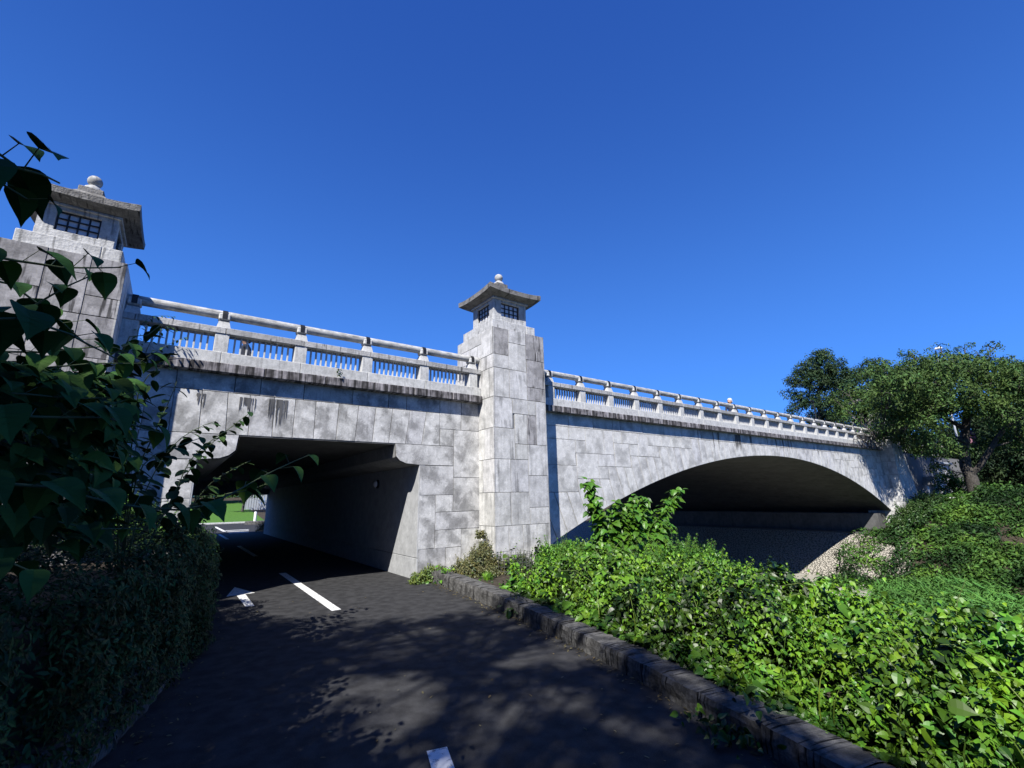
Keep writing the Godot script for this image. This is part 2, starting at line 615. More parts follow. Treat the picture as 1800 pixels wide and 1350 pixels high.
func set_camera_and_light() -> void:
	var th := 0.242652511
	var az := 0.624455107
	var ro := -0.0204723491
	var h := Vector3(sin(az), 0, -cos(az))
	var r := Vector3(cos(az), 0, sin(az))
	var f := h * cos(th) + Vector3.UP * sin(th)
	var u := Vector3.UP * cos(th) - h * sin(th)
	var r2 := r * cos(ro) + u * sin(ro)
	var u2 := u * cos(ro) - r * sin(ro)
	var cam := Camera3D.new()
	cam.name = "camera"
	cam.transform = Transform3D(Basis(r2, u2, -f), Vector3(0, 1.7, 0))
	cam.fov = 79.4417
	cam.near = 0.05
	cam.far = 900.0
	add_child(cam)
	cam.current = true
	var sky := ProceduralSkyMaterial.new()
	sky.sky_top_color = Color(0.0125, 0.052, 0.245).linear_to_srgb()
	sky.sky_horizon_color = Color(0.085, 0.30, 0.90).linear_to_srgb()
	sky.sky_curve = 0.26
	sky.ground_horizon_color = Color(0.10, 0.16, 0.22).linear_to_srgb()
	sky.ground_bottom_color = Color(0.03, 0.04, 0.03).linear_to_srgb()
	sky.sun_angle_max = 6.0
	var env := Environment.new()
	env.background_mode = Environment.BG_SKY
	env.sky = Sky.new()
	env.sky.sky_material = sky
	env.tonemap_mode = Environment.TONE_MAPPER_LINEAR
	env.tonemap_exposure = 1.72
	env.sdfgi_enabled = true
	env.ssao_enabled = true
	env.ssil_enabled = true
	var we := WorldEnvironment.new()
	we.name = "world_environment"
	we.environment = env
	add_child(we)
	var sun := DirectionalLight3D.new()
	sun.name = "sun"
	sun.light_energy = 1.6
	sun.light_color = Color(1.0, 0.985, 0.955)
	sun.light_angular_distance = 0.53
	sun.shadow_enabled = true
	add_child(sun)
	sun.look_at_from_position(Vector3.ZERO, Vector3(SX, -SY, -1.0), Vector3.UP)

# ---------------------------------------------------------------- setting
func axis_steps(parts: Array) -> PackedFloat32Array:
	var o := PackedFloat32Array()
	for p in parts:
		var x: float = p[0]
		while x < p[1] - 1e-4:
			o.append(x)
			x += p[2]
	o.append(parts[parts.size() - 1][1])
	return o

func make_ground() -> void:
	var xs := axis_steps([[-160.0, -20.0, 10.0], [-20.0, -4.0, 1.0], [-4.0, 6.0, 0.1], [6.0, 20.0, 0.4], [20.0, 45.0, 0.5], [45.0, 80.0, 2.5], [80.0, 420.0, 20.0]])
	var zs := axis_steps([[-420.0, -80.0, 20.0], [-80.0, -32.0, 2.0], [-32.0, -12.0, 1.0], [-12.0, 2.0, 0.2], [2.0, 20.0, 1.0], [20.0, 160.0, 10.0]])
	var a := []
	a.resize(Mesh.ARRAY_MAX)
	var v := PackedVector3Array()
	var t := PackedVector2Array()
	var idx := PackedInt32Array()
	var w := xs.size()
	for j in zs.size():
		for i in w:
			v.append(Vector3(xs[i], land(xs[i], zs[j]), zs[j]))
			t.append(Vector2(xs[i], zs[j]))
	for j in zs.size() - 1:
		for i in w - 1:
			var p := j * w + i
			idx.append_array(PackedInt32Array([p, p + 1, p + w + 1, p, p + w + 1, p + w]))
	a[Mesh.ARRAY_VERTEX] = v
	a[Mesh.ARRAY_TEX_UV] = t
	a[Mesh.ARRAY_INDEX] = idx
	var am := ArrayMesh.new()
	am.add_surface_from_arrays(Mesh.PRIMITIVE_TRIANGLES, a)
	var st := SurfaceTool.new()
	st.create_from(am, 0)
	st.generate_normals()
	struct("ground", st.commit(), M.soil)
	# riverbed: one pale sheet in the channel
	var b := MB.new()
	b.quad(Vector3(13.0, -2.75, -60), Vector3(29.55, -2.75, -60), Vector3(29.55, -2.75, -9.2), Vector3(13.0, -2.75, -9.2), Vector3.UP)
	b.quad(Vector3(13.0, -2.75, -9.2), Vector3(29.0, -2.75, -9.2), Vector3(27.5, -2.75, -7.6), Vector3(13.0, -2.75, -7.4), Vector3.UP)
	struct("riverbed", b.mesh(), M.bed)
	var r := MB.new()
	r.quad(Vector3(29.5, -2.78, -62), Vector3(29.5, -2.78, -8.6), Vector3(33.0, -0.68, -8.6), Vector3(33.0, -0.68, -62), Vector3(-1, 1, 0))
	struct("far_bank_revetment", r.mesh(), M.pebble)
	r = MB.new()
	r.box(Vector3(32.98, -0.95, -62), Vector3(34.9, -0.62, -9.0))
	r.box(Vector3(33.7, -0.64, -31.4), Vector3(35.0, 0.42, -10.45))
	struct("far_bank_ledge", r.mesh(), M.shaded_concrete)
	r = MB.new()
	r.quad(Vector3(14.0, -2.78, -62), Vector3(14.0, -2.78, -9.5), Vector3(10.4, -0.5, -9.5), Vector3(10.4, -0.5, -62), Vector3(1, 1, 0))
	struct("near_bank_revetment", r.mesh(), M.pebble)

func make_path() -> void:
	var b := MB.new()
	var zs := axis_steps([[-90.0, -32.0, 2.0], [-32.0, -10.2, 1.0], [-10.2, 3.0, 0.3], [3.0, 9.0, 1.0]])
	for i in zs.size() - 1:
		var q := []
		for z in [zs[i], zs[i + 1]]:
			var l := left_x(z) - 0.1
			var k := kerb_x(z) + 0.1
			if z <= -10.2:
				l = 0.25
				k = 4.62
			if z < -31.5:
				l = 0.25 - minf(-31.5 - z, 12.0) * 0.6
				k = 4.62 + minf(-31.5 - z, 12.0) * 0.25
			if z < -46.0:
				l = -14.0
				k = 16.0
			q.append(Vector3(l, 0, z))
			q.append(Vector3(k, 0, z))
		if zs[i] < -50.0:
			continue
		b.quad(q[0], q[1], q[3], q[2], Vector3.UP)
	var road := struct("path", b.mesh(), M.asphalt)
	var y := 0.004
	var mk := func(pts: Array, called: String) -> void:
		var m := MB.new()
		var ps := PackedVector3Array()
		for p in pts:
			ps.append(Vector3(p.x, y, p.y))
		m.poly(ps, Vector3.UP)
		obj(called, m.mesh(), M.paint, road)
	mk.call([Vector2(2.39, -13.44), Vector2(2.55, -13.40), Vector2(2.46, -8.29), Vector2(2.31, -8.29)], "lane_dash")
	mk.call([Vector2(1.66, -3.41), Vector2(1.80, -3.375), Vector2(1.22, -1.55), Vector2(1.09, -1.60)], "lane_dash")
	mk.call([Vector2(2.42, -23.2), Vector2(2.57, -23.2), Vector2(2.57, -18.2), Vector2(2.42, -18.2)], "lane_dash")
	mk.call([Vector2(2.42, -33.0), Vector2(2.57, -33.0), Vector2(2.57, -28.0), Vector2(2.42, -28.0)], "lane_dash")
	mk.call([Vector2(1.30, -11.95), Vector2(1.06, -10.85), Vector2(1.55, -10.92)], "arrow_head")
	mk.call([Vector2(1.23, -10.86), Vector2(1.38, -10.88), Vector2(1.37, -9.56), Vector2(1.24, -9.62)], "arrow_stem")
	for k in 3:
		var z := -33.6 - k * 1.7
		mk.call([Vector2(3.05 + k * 0.05, z), Vector2(4.1 + k * 0.2, z), Vector2(4.1 + k * 0.2, z - 0.55), Vector2(3.05 + k * 0.05, z - 0.55)], "stop_bar")
	mk.call([Vector2(2.9, -44.5), Vector2(3.1, -44.5), Vector2(3.1, -36.0), Vector2(2.9, -36.0)], "edge_line")

# ---------------------------------------------------------------- bridge
func make_bridge() -> void:
	var br := thing("stone_bridge", "grey stone bridge with a shallow arch over the river and a square underpass", "bridge")
	# cores behind the stones
	var b := MB.new()
	var zf := FZ - 0.025
	for q in [[-40.0, 0.20], [4.66, 8.0], [35.2, 70.0]]:
		b = MB.new()
		b.box(Vector3(q[0], -3.2, BACK), Vector3(q[1], 4.12, zf))
		obj("abutment_core", b.mesh(), M.joint, br)
	b = MB.new()
	b.box(Vector3(0.21, 3.01, BACK), Vector3(4.65, 4.12, zf))
	obj("lintel_core", b.mesh(), M.joint, br)
	# tunnel lining
	b = MB.new()
	b.box(Vector3(0.26, 2.945, BACK + 0.02), Vector3(4.60, 3.0, FZ - 0.012))
	obj("tunnel_ceiling", b.mesh(), M.shaded_concrete, br)
	for s in [1.0, -1.0]:
		var mx := 2.43
		var cb := MB.new()
		var prof := [Vector2(1.53, 2.96), Vector2(1.56, 2.66), Vector2(1.66, 2.57), Vector2(1.82, 2.515), Vector2(2.17, 2.485), Vector2(2.17, 2.96)]
		for i in prof.size() - 1:
			var p: Vector2 = prof[i]
			var q: Vector2 = prof[i + 1]
			var dn := Vector2(q.y - p.y, -(q.x - p.x))
			if dn.dot(p - Vector2(2.1, 2.8)) < 0.0:
				dn = -dn
			cb.quad(Vector3(mx + s * p.x, p.y, FZ - 0.01), Vector3(mx + s * q.x, q.y, FZ - 0.01), Vector3(mx + s * q.x, q.y, BACK + 0.02), Vector3(mx + s * p.x, p.y, BACK + 0.02), Vector3(dn.x * s, dn.y, 0))
		obj("tunnel_corbel", cb.mesh(), M.concrete, br)
		# wall in two lifts with a seam
		var w := MB.new()
		var x0: float = mx + s * 2.15
		var x1: float = mx + s * 2.30
		w.bbox(Vector3(minf(x0, x1), 0.455, BACK + 0.02), Vector3(maxf(x0, x1), 2.52, FZ - 0.005), 0.006)
		w.bbox(Vector3(minf(x0, x1), -0.3, BACK + 0.02), Vector3(maxf(x0, x1), 0.445, FZ - 0.005), 0.006)
		obj("tunnel_wall", w.mesh(), M.lining, br)
	b = MB.new()
	b.box(Vector3(0.28, 2.2, BACK + 0.03), Vector3(4.58, 2.97, BACK + 0.6))
	obj("far_lintel", b.mesh(), M.concrete, br)
	# left facade stones
	var wall := obj("underpass_facade", plate(rect(-40, 0.2, -1, 0), FZ - 0.06), M.joint, br)
	var fr := Transform3D(Basis(), Vector3(0, 0, FZ))
	var put := func(p: PackedVector2Array, tone := 1.0) -> void:
		stone(p, fr, 0.0, tone * rf(0.86, 1.1), M.stone, wall)
	var fz := [-2.6, -1.7, -1.1, -0.21, 0.71, 1.15, 1.95, 2.95, 3.77, 4.21, 5.08]
	for i in fz.size() - 1:
		put.call(rect(fz[i], fz[i + 1], 3.76, 4.12), 0.92)
	var vt := [-1.0, -0.6, -0.21, 0.21, 0.62, 0.99, 1.42, 1.81, 2.21, 2.68, 3.10, 3.49, 3.88, 4.31, 4.73, 5.08]
	var vb := [-1.0, -0.6, -0.21, 0.24, 0.66, 1.03, 1.44, 1.81, 2.21, 2.66, 3.06, 3.44, 3.82, 4.22, 4.62, 5.09]
	for i in range(1, vt.size() - 1):
		put.call(PackedVector2Array([Vector2(vb[i], 2.965), Vector2(vb[i + 1], 2.965), Vector2(vt[i + 1], 3.76), Vector2(vt[i], 3.76)]))
	put.call(rect(-2.6, -0.6, 3.38, 3.76))
	put.call(rect(-2.6, -0.6, 2.965, 3.38))
	var rs := [[5.08, 5.68, 3.38, 4.12], [5.68, 6.22, 3.38, 4.12], [5.09, 5.475, 2.965, 3.38], [5.475, 6.22, 2.22, 3.38], [4.60, 5.475, 1.81, 2.49], [5.475, 6.22, 1.42, 2.22], [4.60, 5.01, 0.63, 1.81], [5.01, 5.475, 1.42, 1.81], [5.01, 6.22, 1.02, 1.42], [5.01, 5.70, 0.62, 1.02], [5.70, 6.22, -0.1, 1.02], [4.60, 5.29, -0.1, 0.63], [5.29, 5.70, -0.1, 0.62]]
	for q in rs:
		put.call(rect(q[0], q[1], q[2], q[3]))
		if q[2] < 2.3:
			put.call(rect(4.86 - q[1], 4.86 - q[0], q[2], q[3]))
	for s in [1.0, -1.0]:
		var hp := PackedVector2Array()
		for q in [Vector2(1.545, 2.965), Vector2(1.57, 2.68), Vector2(1.67, 2.58), Vector2(1.82, 2.52), Vector2(2.15, 2.495), Vector2(3.045, 2.495), Vector2(3.045, 2.965)]:
			hp.append(Vector2(2.43 + s * q.x, q.y))
		put.call(hp, 0.9)
	# arch facade
	var arch := MB.new()
	var back := MB.new()
	var n := 90
	for i in n:
		var xa := lerpf(8.0, 35.2, float(i) / n)
		var xb := lerpf(8.0, 35.2, float(i + 1) / n)
		var ya := arch_y(xa)
		var yb := arch_y(xb)
		if xa < 8.6 - 0.01:
			pass
		arch.quad(Vector3(xa, ya, zf), Vector3(xb, yb, zf), Vector3(xb, 4.12, zf), Vector3(xa, 4.12, zf), Vector3.BACK)
		back.quad(Vector3(xa, ya, BACK), Vector3(xb, yb, BACK), Vector3(xb, 4.12, BACK), Vector3(xa, 4.12, BACK), Vector3.FORWARD)
	obj("spandrel_core", arch.mesh(), M.joint, br)
	obj("rear_spandrel", back.mesh(), M.concrete, br)
	var sof := MB.new()
	for i in n:
		var xa := lerpf(8.0, 35.2, float(i) / n)
		var xb := lerpf(8.0, 35.2, float(i + 1) / n)
		sof.quad(Vector3(xa, arch_y(xa), FZ - 0.015), Vector3(xb, arch_y(xb), FZ - 0.015), Vector3(xb, arch_y(xb), BACK + 0.01), Vector3(xa, arch_y(xa), BACK + 0.01), Vector3.DOWN)
	obj("arch_soffit", sof.mesh(), M.shaded_concrete, br)
	var aw := obj("arch_facade", plate(rect(8.0, 8.01, 3.0, 3.01), FZ - 0.06), M.joint, br)
	var fx := [7.6, 8.35, 9.32, 10.35, 11.23, 11.58, 12.7, 13.85, 14.9, 16.1, 17.2, 18.35, 18.83, 20.0, 21.2, 22.4, 23.5, 24.7, 25.9, 27.0, 28.2, 29.4, 30.5, 31.7, 32.9, 34.0, 35.0]
	for i in fx.size() - 1:
		stone(rect(fx[i], fx[i + 1], 3.73, 4.12), fr, 0.0, rf(0.82, 1.0), M.pale_stone, aw)
	var field := [[7.6, 9.30, 3.35, 3.73], [9.30, 9.98, 3.35, 3.73], [9.98, 10.78, 2.97, 3.73], [10.78, 11.21, 2.97, 3.73], [11.21, 11.62, 3.35, 3.73], [11.62, 12.40, 3.35, 3.73], [12.40, 12.92, 2.97, 3.73], [12.92, 13.66, 3.35, 3.73], [13.66, 14.18, 3.35, 3.73], [14.18, 14.8, 3.35, 3.73], [14.8, 15.40, 3.35, 3.73], [7.6, 9.55, 2.60, 3.35], [9.55, 9.98, 2.97, 3.35], [9.58, 10.48, 2.22, 2.97], [10.48, 11.22, 2.60, 2.97], [11.22, 11.97, 2.60, 3.35], [11.97, 12.40, 2.97, 3.35], [12.92, 13.50, 2.97, 3.35], [7.6, 9.58, 1.845, 2.60], [10.48, 10.92, 2.22, 2.60]]
	for q in field:
		var tn := rf(0.95, 1.14)
		stone(rect(q[0], q[1], q[2], q[3]), fr, 0.0, tn, M.pale_stone, aw)
		stone(rect(2 * ACX - q[1], 2 * ACX - q[0], q[2], q[3]), fr, 0.0, tn, M.pale_stone, aw)
	# voussoirs: rays (x, y at which it is given), then the level their stones stop at
	var steps := [[1.845, 7.6, [[8.15, 1.845], [8.64, 1.845], [9.13, 1.845], [9.60, 1.845]]], [2.22, 9.58, [[10.02, 2.22], [10.46, 2.22], [10.90, 2.22]]], [2.60, 10.92, [[11.24, 2.6], [11.62, 2.6], [12.0, 2.6]]], [2.97, 11.99, [[12.33, 2.97], [12.74, 2.97], [13.15, 2.97], [13.53, 2.97]]], [3.35, 13.51, [[13.91, 3.35], [14.29, 3.35], [14.66, 3.35], [15.03, 3.35], [15.42, 3.35]]], [3.73, 15.41, []]]
	var last: Array = steps[5][2]
	for k in 15:
		last.append([15.84 + k * 0.4243, 3.73])
	var prev := [7.62, 1.845]
	for s in steps:
		var top: float = s[0]
		for ry in s[2]:
			var lo := []
			for e in [prev, ry]:
				var d := Vector2(e[0] - ACX, e[1] - ACY).normalized()
				var foot := Vector2(ACX, ACY) + d * AR
				if e[0] < 7.7:
					foot = Vector2(7.62, 0.0)
					d = Vector2(0, 1)
				var hd := Vector2(foot.x + d.x / d.y * (top - foot.y), top)
				lo.append(foot)
				lo.append(hd)
			var poly := PackedVector2Array([lo[0], lo[2], lo[3], lo[1]])
			poly = clip(poly, Vector2(s[1], 0), Vector2(1, 0))
			var tn := rf(0.95, 1.14)
			stone(poly, fr, 0.0, tn, M.pale_stone, aw, "voussoir", 0.005, 0.01)
			var mp := PackedVector2Array()
			for p in poly:
				mp.append(Vector2(2 * ACX - p.x, p.y))
			if lo[2].x < ACX + 0.2:
				stone(mp, fr, 0.0, rf(0.9, 1.1), M.pale_stone, aw, "voussoir", 0.005, 0.01)
			prev = ry
	# footing ledges at the springings
	b = MB.new()
	b.bbox(Vector3(7.95, -1.2, BACK), Vector3(9.35, 0.36, -9.75), 0.03)
	b.bbox(Vector3(9.3, -1.4, BACK), Vector3(10.55, -0.12, -9.6), 0.03)
	obj("springing_ledge", b.mesh(), M.bed, br)
	# deck and cornice
	b = MB.new()
	b.box(Vector3(-40, 4.12, BACK), Vector3(70, 4.20, -10.25))
	obj("deck", b.mesh(), M.asphalt, br)
	b = MB.new()
	b.box(Vector3(-40, 4.2, BACK), Vector3(70, 5.1, BACK + 0.25))
	obj("far_parapet", b.mesh(), M.concrete, br)
	for span in [[-1.2, 6.2], [7.9, 34.95]]:
		var x: float = span[0]
		while x < span[1]:
			var xe: float = minf(x + rf(0.95, 1.35), span[1])
			if span[1] - xe < 0.4:
				xe = span[1]
			var cm := MB.new()
			cm.uvo = Vector2(rf(0, 3), 0)
			cm.col = Color.WHITE * rf(0.8, 1.15)
			cm.bbox(Vector3(x + 0.003, 4.10, -10.24), Vector3(xe - 0.003, 4.28, -9.905 + rf(-0.004, 0.004)), 0.012)
			obj("cornice_block", cm.mesh(), M.grime, br)
			x = xe
	# run-off stains below the scuppers: thin crusts on the stones
	for q in [[15.9, 0.06], [16.9, 0.06], [17.30, 0.12], [18.72, 0.42], [19.75, 0.16], [21.15, 0.08], [21.95, 0.10], [22.6, 0.12], [23.1, 0.1], [23.4, 0.07], [26.2, 0.08]]:
		stain(Vector2(q[0], 4.08), q[1], 4.08 - arch_y(q[0]) - rf(0.02, 0.15), FZ + 0.0065, br)
	for q in [[0.95, 3.7, 0.28, 0.42], [1.5, 3.72, 0.34, 0.62], [0.2, 3.7, 0.12, 0.3]]:
		stain(Vector2(q[0], q[1]), q[2], q[3], FZ + 0.0065, br)

func plate(p: PackedVector2Array, z: float) -> Mesh:
	var m := MB.new()
	m.box(Vector3(p[0].x, p[0].y, z - 0.02), Vector3(p[2].x, p[2].y, z))
	return m.mesh()

func stain(top: Vector2, w: float, h: float, z: float, parent: Node3D) -> void:
	var m := MB.new()
	var k := maxi(2, int(w / 0.022))
	for i in k:
		var x := top.x - w / 2 + w * (i + rf(0.1, 0.9)) / k
		var ww := rf(0.003, 0.020)
		var hh := h * rf(0.25, 1.0)
		m.col = Color.WHITE * rf(0.5, 2.2)
		var a := Vector3(x - ww, top.y, z)
		var b := Vector3(x + ww, top.y, z)
		m.quad(a, b, Vector3(x + ww * 0.8 + rf(-0.01, 0.01), top.y - hh * 0.6, z), Vector3(x - ww * 0.8 + rf(-0.01, 0.01), top.y - hh * 0.6, z), Vector3.BACK)
		m.poly(PackedVector3Array([Vector3(x - ww * 0.8, top.y - hh * 0.6, z), Vector3(x + ww * 0.8, top.y - hh * 0.6, z), Vector3(x, top.y - hh, z)]), Vector3.BACK)
		z += 0.00012
	obj("run_off_stain", m.mesh(), M.stain, parent)

# ---------------------------------------------------------------- balustrade
func make_balustrade(label: String, posts: PackedFloat32Array, x0: float, x1: float) -> void:
	var t := thing("stone_balustrade", label, "balustrade", Vector3.ZERO, "stone balustrades along the bridge deck")
	var post := MB.new()
	post.bbox(Vector3(-0.118, 4.50, -10.27), Vector3(0.118, 4.88, -10.005), 0.008)
	var post_m := post.mesh()
	var ped := MB.new()
	var w := [0.118, 0.112, 0.088]
	var ys := [4.995, 5.03, 5.135]
	for i in 2:
		for s in [Vector3(1, 0, 0), Vector3(-1, 0, 0), Vector3(0, 0, 1), Vector3(0, 0, -1)]:
			var sd := Vector3(s.z, 0, s.x)
			var c := Vector3(0, 0, -10.135)
			ped.quad(c + s * w[i] + sd * w[i] + Vector3.UP * ys[i], c + s * w[i] - sd * w[i] + Vector3.UP * ys[i], c + s * w[i + 1] - sd * w[i + 1] + Vector3.UP * ys[i + 1], c + s * w[i + 1] + sd * w[i + 1] + Vector3.UP * ys[i + 1], s)
	ped.quad(Vector3(-0.088, 5.135, -10.223), Vector3(0.088, 5.135, -10.223), Vector3(0.088, 5.135, -10.047), Vector3(-0.088, 5.135, -10.047), Vector3.UP)
	var ped_m := ped.mesh()
	var neck := MB.new()
	neck.box(Vector3(-0.075, 5.13, -10.21), Vector3(0.075, 5.175, -10.06))
	var neck_m := neck.mesh()
	var cr := MB.new()
	cr.bbox(Vector3(-0.10, 5.172, -10.235), Vector3(0.10, 5.30, -10.03), 0.018)
	var cr_m := cr.mesh()
	var st := MB.new()
	var ring := PackedVector3Array()
	for k in 12:
		var a0 := PI * k / 11.0
		ring.append(Vector3(0, 5.29 + sin(a0) * 0.096, -10.132 + cos(a0) * 0.104))
	for k in 11:
		st.quad(ring[k] + Vector3(-0.042, 0, 0), ring[k] + Vector3(0.042, 0, 0), ring[k + 1] + Vector3(0.042, 0, 0), ring[k + 1] + Vector3(-0.042, 0, 0), (ring[k] + ring[k + 1]) / 2 - Vector3(0, 5.29, -10.132))
		for s in [-1.0, 1.0]:
			var c0 := Vector3(s * 0.042, 5.29, -10.132)
			st.poly(PackedVector3Array([c0, ring[k] + Vector3(s * 0.042, 0, 0), ring[k + 1] + Vector3(s * 0.042, 0, 0)]), Vector3(s, 0, 0))
	st.box(Vector3(-0.042, 5.19, -10.028), Vector3(0.042, 5.292, -10.024))
	var st_m := st.mesh()
	var ball := MB.new()
	ball.bbox(Vector3(-0.016, 4.505, -10.16), Vector3(0.016, 4.88, -10.11), 0.004)
	var ball_m := ball.mesh()
	for p in posts:
		obj("post", post_m, M.granite, t, Vector3(p, 0, 0))
		obj("pedestal", ped_m, M.granite, t, Vector3(p, 0, 0))
		var c := obj("rail_cradle", cr_m, M.granite, t, Vector3(p, 0, 0))
		obj("neck", neck_m, M.joint, c)
		obj("strap", st_m, M.dark_metal, c)
	var ends := PackedFloat32Array([x0])
	for p in posts:
		ends.append(p)
	ends.append(x1)
	for i in ends.size() - 1:
		var a := ends[i]
		var b := ends[i + 1]
		if b - a < 0.05:
			continue
		var hr := MB.new()
		hr.uvo = Vector2(rf(0, 3), rf(0, 3))
		hr.col = Color.WHITE * rf(0.9, 1.1)
		hr.tube(PackedVector3Array([Vector3(a + 0.005, 5.29, -10.132), Vector3(b - 0.005, 5.29, -10.132)]), PackedFloat32Array([0.086, 0.086]), 16)
		obj("handrail", hr.mesh(), M.rail_grime, t)
		var ub := MB.new()
		ub.uvo = Vector2(rf(0, 3), rf(0, 3))
		ub.col = Color.WHITE * rf(0.8, 1.1)
		var off := 0.05 if i > 0 else 0.0
		var off2 := 0.05 if i < ends.size() - 2 else 0.0
		ub.bbox(Vector3(a + off + 0.003, 4.876, -10.285), Vector3(b + off2 - 0.003, 5.0, -9.985 + rf(-0.003, 0.003)), 0.008)
		obj("upper_beam", ub.mesh(), M.rail_stone, t)
		var lb := MB.new()
		lb.uvo = Vector2(rf(0, 3), rf(0, 3))
		lb.col = Color.WHITE * rf(0.9, 1.1)
		lb.bbox(Vector3(a + off * 0.4 + 0.003, 4.19, -10.30), Vector3(b + off2 * 0.4 - 0.003, 4.51, -9.99 + rf(-0.003, 0.003)), 0.008)
		obj("lower_beam", lb.mesh(), M.granite, t)
		var l := a + (0.118 if i > 0 else 0.0)
		var r := b - (0.118 if i < ends.size() - 2 else 0.0)
		if r - l > 0.3:
			var n := maxi(2, int(round((r - l) / 0.104)))
			for k in range(1, n):
				obj("baluster", ball_m, M.granite, t, Vector3(lerpf(l, r, float(k) / n), 0, 0))

# ---------------------------------------------------------------- lantern pillars
func frame(o: Vector3, ux: Vector3, uy: Vector3) -> Transform3D:
	return Transform3D(Basis(ux, uy, ux.cross(uy)), o)

# built about its own axis; sw, sy scale its plan and its height above eye level
func make_pillar(label: String, at: Vector3, sw: float, sy: float, mirror: bool, dirty := false) -> Node3D:
	var t := thing("lantern_pillar", label, "lantern pillar", at, "lantern pillars on the bridge")
	var hw := 0.845 * sw
	var hd := 0.94 * sw
	var Y := func(y: float) -> float: return (1.7 + (y - 1.7) * sy) if y > 1.7 else y
	var b := MB.new()
	b.box(Vector3(-hw + 0.025, -1.2, -hd + 0.025), Vector3(hw - 0.025, Y.call(6.04), hd - 0.025))
	var shaft := obj("shaft", b.mesh(), M.joint, t)
	var front := [[6.2, 6.69, 5.31, 6.05], [6.2, 6.69, 4.95, 5.31], [6.2, 6.70, 4.19, 4.95], [6.2, 6.78, 3.41, 4.19], [6.2, 6.84, 2.64, 3.41], [6.2, 6.69, 1.845, 2.64], [6.2, 6.68, 1.07, 1.845], [6.69, 7.26, 5.69, 6.05], [6.69, 7.26, 4.95, 5.69], [6.70, 7.27, 4.19, 4.95], [6.78, 7.28, 3.80, 4.19], [6.84, 7.24, 3.03, 3.80], [6.84, 7.24, 2.64, 3.03], [6.69, 7.24, 1.845, 2.64], [6.68, 7.25, 1.07, 1.845], [7.26, 7.89, 5.31, 6.05], [7.27, 7.89, 4.55, 5.31], [7.27, 7.89, 4.19, 4.55], [7.54, 7.89, 3.03, 4.19], [7.28, 7.54, 3.80, 4.19], [7.24, 7.54, 3.03, 3.80], [7.24, 7.89, 2.25, 3.03], [7.24, 7.89, 1.47, 2.25], [7.25, 7.89, 1.07, 1.47], [6.2, 6.6, -0.6, 1.07], [6.6, 7.02, -0.6, 1.07], [7.02, 7.45, -0.6, 1.07], [7.45, 7.89, -0.6, 1.07]]
	var ff := frame(Vector3(0, 0, hd - 0.005), Vector3.RIGHT, Vector3.UP)
	for q in front:
		var xa: float = (q[0] - 7.045) * sw
		var xb: float = (q[1] - 7.045) * sw
		if mirror:
			var tmp := xa
			xa = -xb
			xb = -tmp
		stone(rect(xa, xb, Y.call(q[2]), Y.call(q[3])), ff, 0.0, rf(0.86, 1.12), M.pillar_grime if dirty or (q[3] > 5.4 and rng.randf() < 0.8) or (q[1] > 7.8 and q[2] > 3.9) or (q[1] > 7.4 and q[2] > 3.0 and rng.randf() < 0.6) else M.pillar, shaft)
	var side := [[-0.94, -0.25, 5.31, 5.72], [-0.94, -0.25, 4.95, 5.31], [-0.94, 0.35, 5.72, 6.05], [0.35, 0.94, 5.31, 6.05], [-0.25, 0.35, 5.31, 5.72], [-0.25, 0.35, 4.95, 5.31], [0.35, 0.94, 4.95, 5.31], [-0.94, -0.1, 4.19, 4.95], [-0.1, 0.35, 4.19, 4.95], [0.35, 0.94, 4.19, 4.95], [-0.94, 0.1, 3.41, 4.19], [0.1, 0.94, 3.41, 4.19], [-0.94, 0.5, 2.64, 3.41], [0.5, 0.94, 2.64, 3.41], [-0.94, 0.42, 1.845, 2.64], [0.42, 0.94, 1.845, 2.64], [-0.94, 0.94, 1.07, 1.845], [-0.94, 0.55, -0.6, 1.07], [0.55, 0.94, -0.6, 1.07]]
	for s in [-1.0, 1.0]:
		var fs := frame(Vector3(s * (hw - 0.005), 0, 0), Vector3(0, 0, -s), Vector3.UP)
		for q in side:
			var ua: float = q[0] * sw * -s
			var ub: float = q[1] * sw * -s
			stone(rect(minf(ua, ub), maxf(ua, ub), Y.call(q[2]), Y.call(q[3])), fs, 0.0, rf(0.9, 1.1), M.pillar, shaft)
	# cap
	b = MB.new()
	b.bbox(Vector3(-hw + 0.02, Y.call(6.0), -hd + 0.02), Vector3(hw - 0.02, Y.call(6.045), hd - 0.02), 0.006)
	obj("shaft_top", b.mesh(), M.pillar, shaft)
	var wp := 0.72 * sw
	for s in [-1.0, 1.0]:
		b = MB.new()
		b.uvo = Vector2(rf(0, 2), 0)
		if s < 0:
			b.bbox(Vector3(-wp, Y.call(6.03), -wp - 0.1 * sw), Vector3(wp * 0.58 - 0.003, Y.call(6.37), wp), 0.012)
		else:
			b.bbox(Vector3(wp * 0.58 + 0.003, Y.call(6.03), -wp - 0.1 * sw), Vector3(wp, Y.call(6.37), wp), 0.012)
		obj("plinth_block", b.mesh(), M.plinth, t)
	# lantern house: four walls with openings
	var wl := 0.55 * sw
	var y0: float = Y.call(6.36)
	var ya: float = Y.call(6.575)
	var yb: float = Y.call(6.975)
	var y1: float = Y.call(7.06)
	var wo := 0.305 * sw
	b = MB.new()
	b.bbox(Vector3(-wl, y0, -wl), Vector3(wl, ya, wl), 0.008)
	b.bbox(Vector3(-wl, yb, -wl), Vector3(wl, y1, wl), 0.008)
	var e := wl - wo
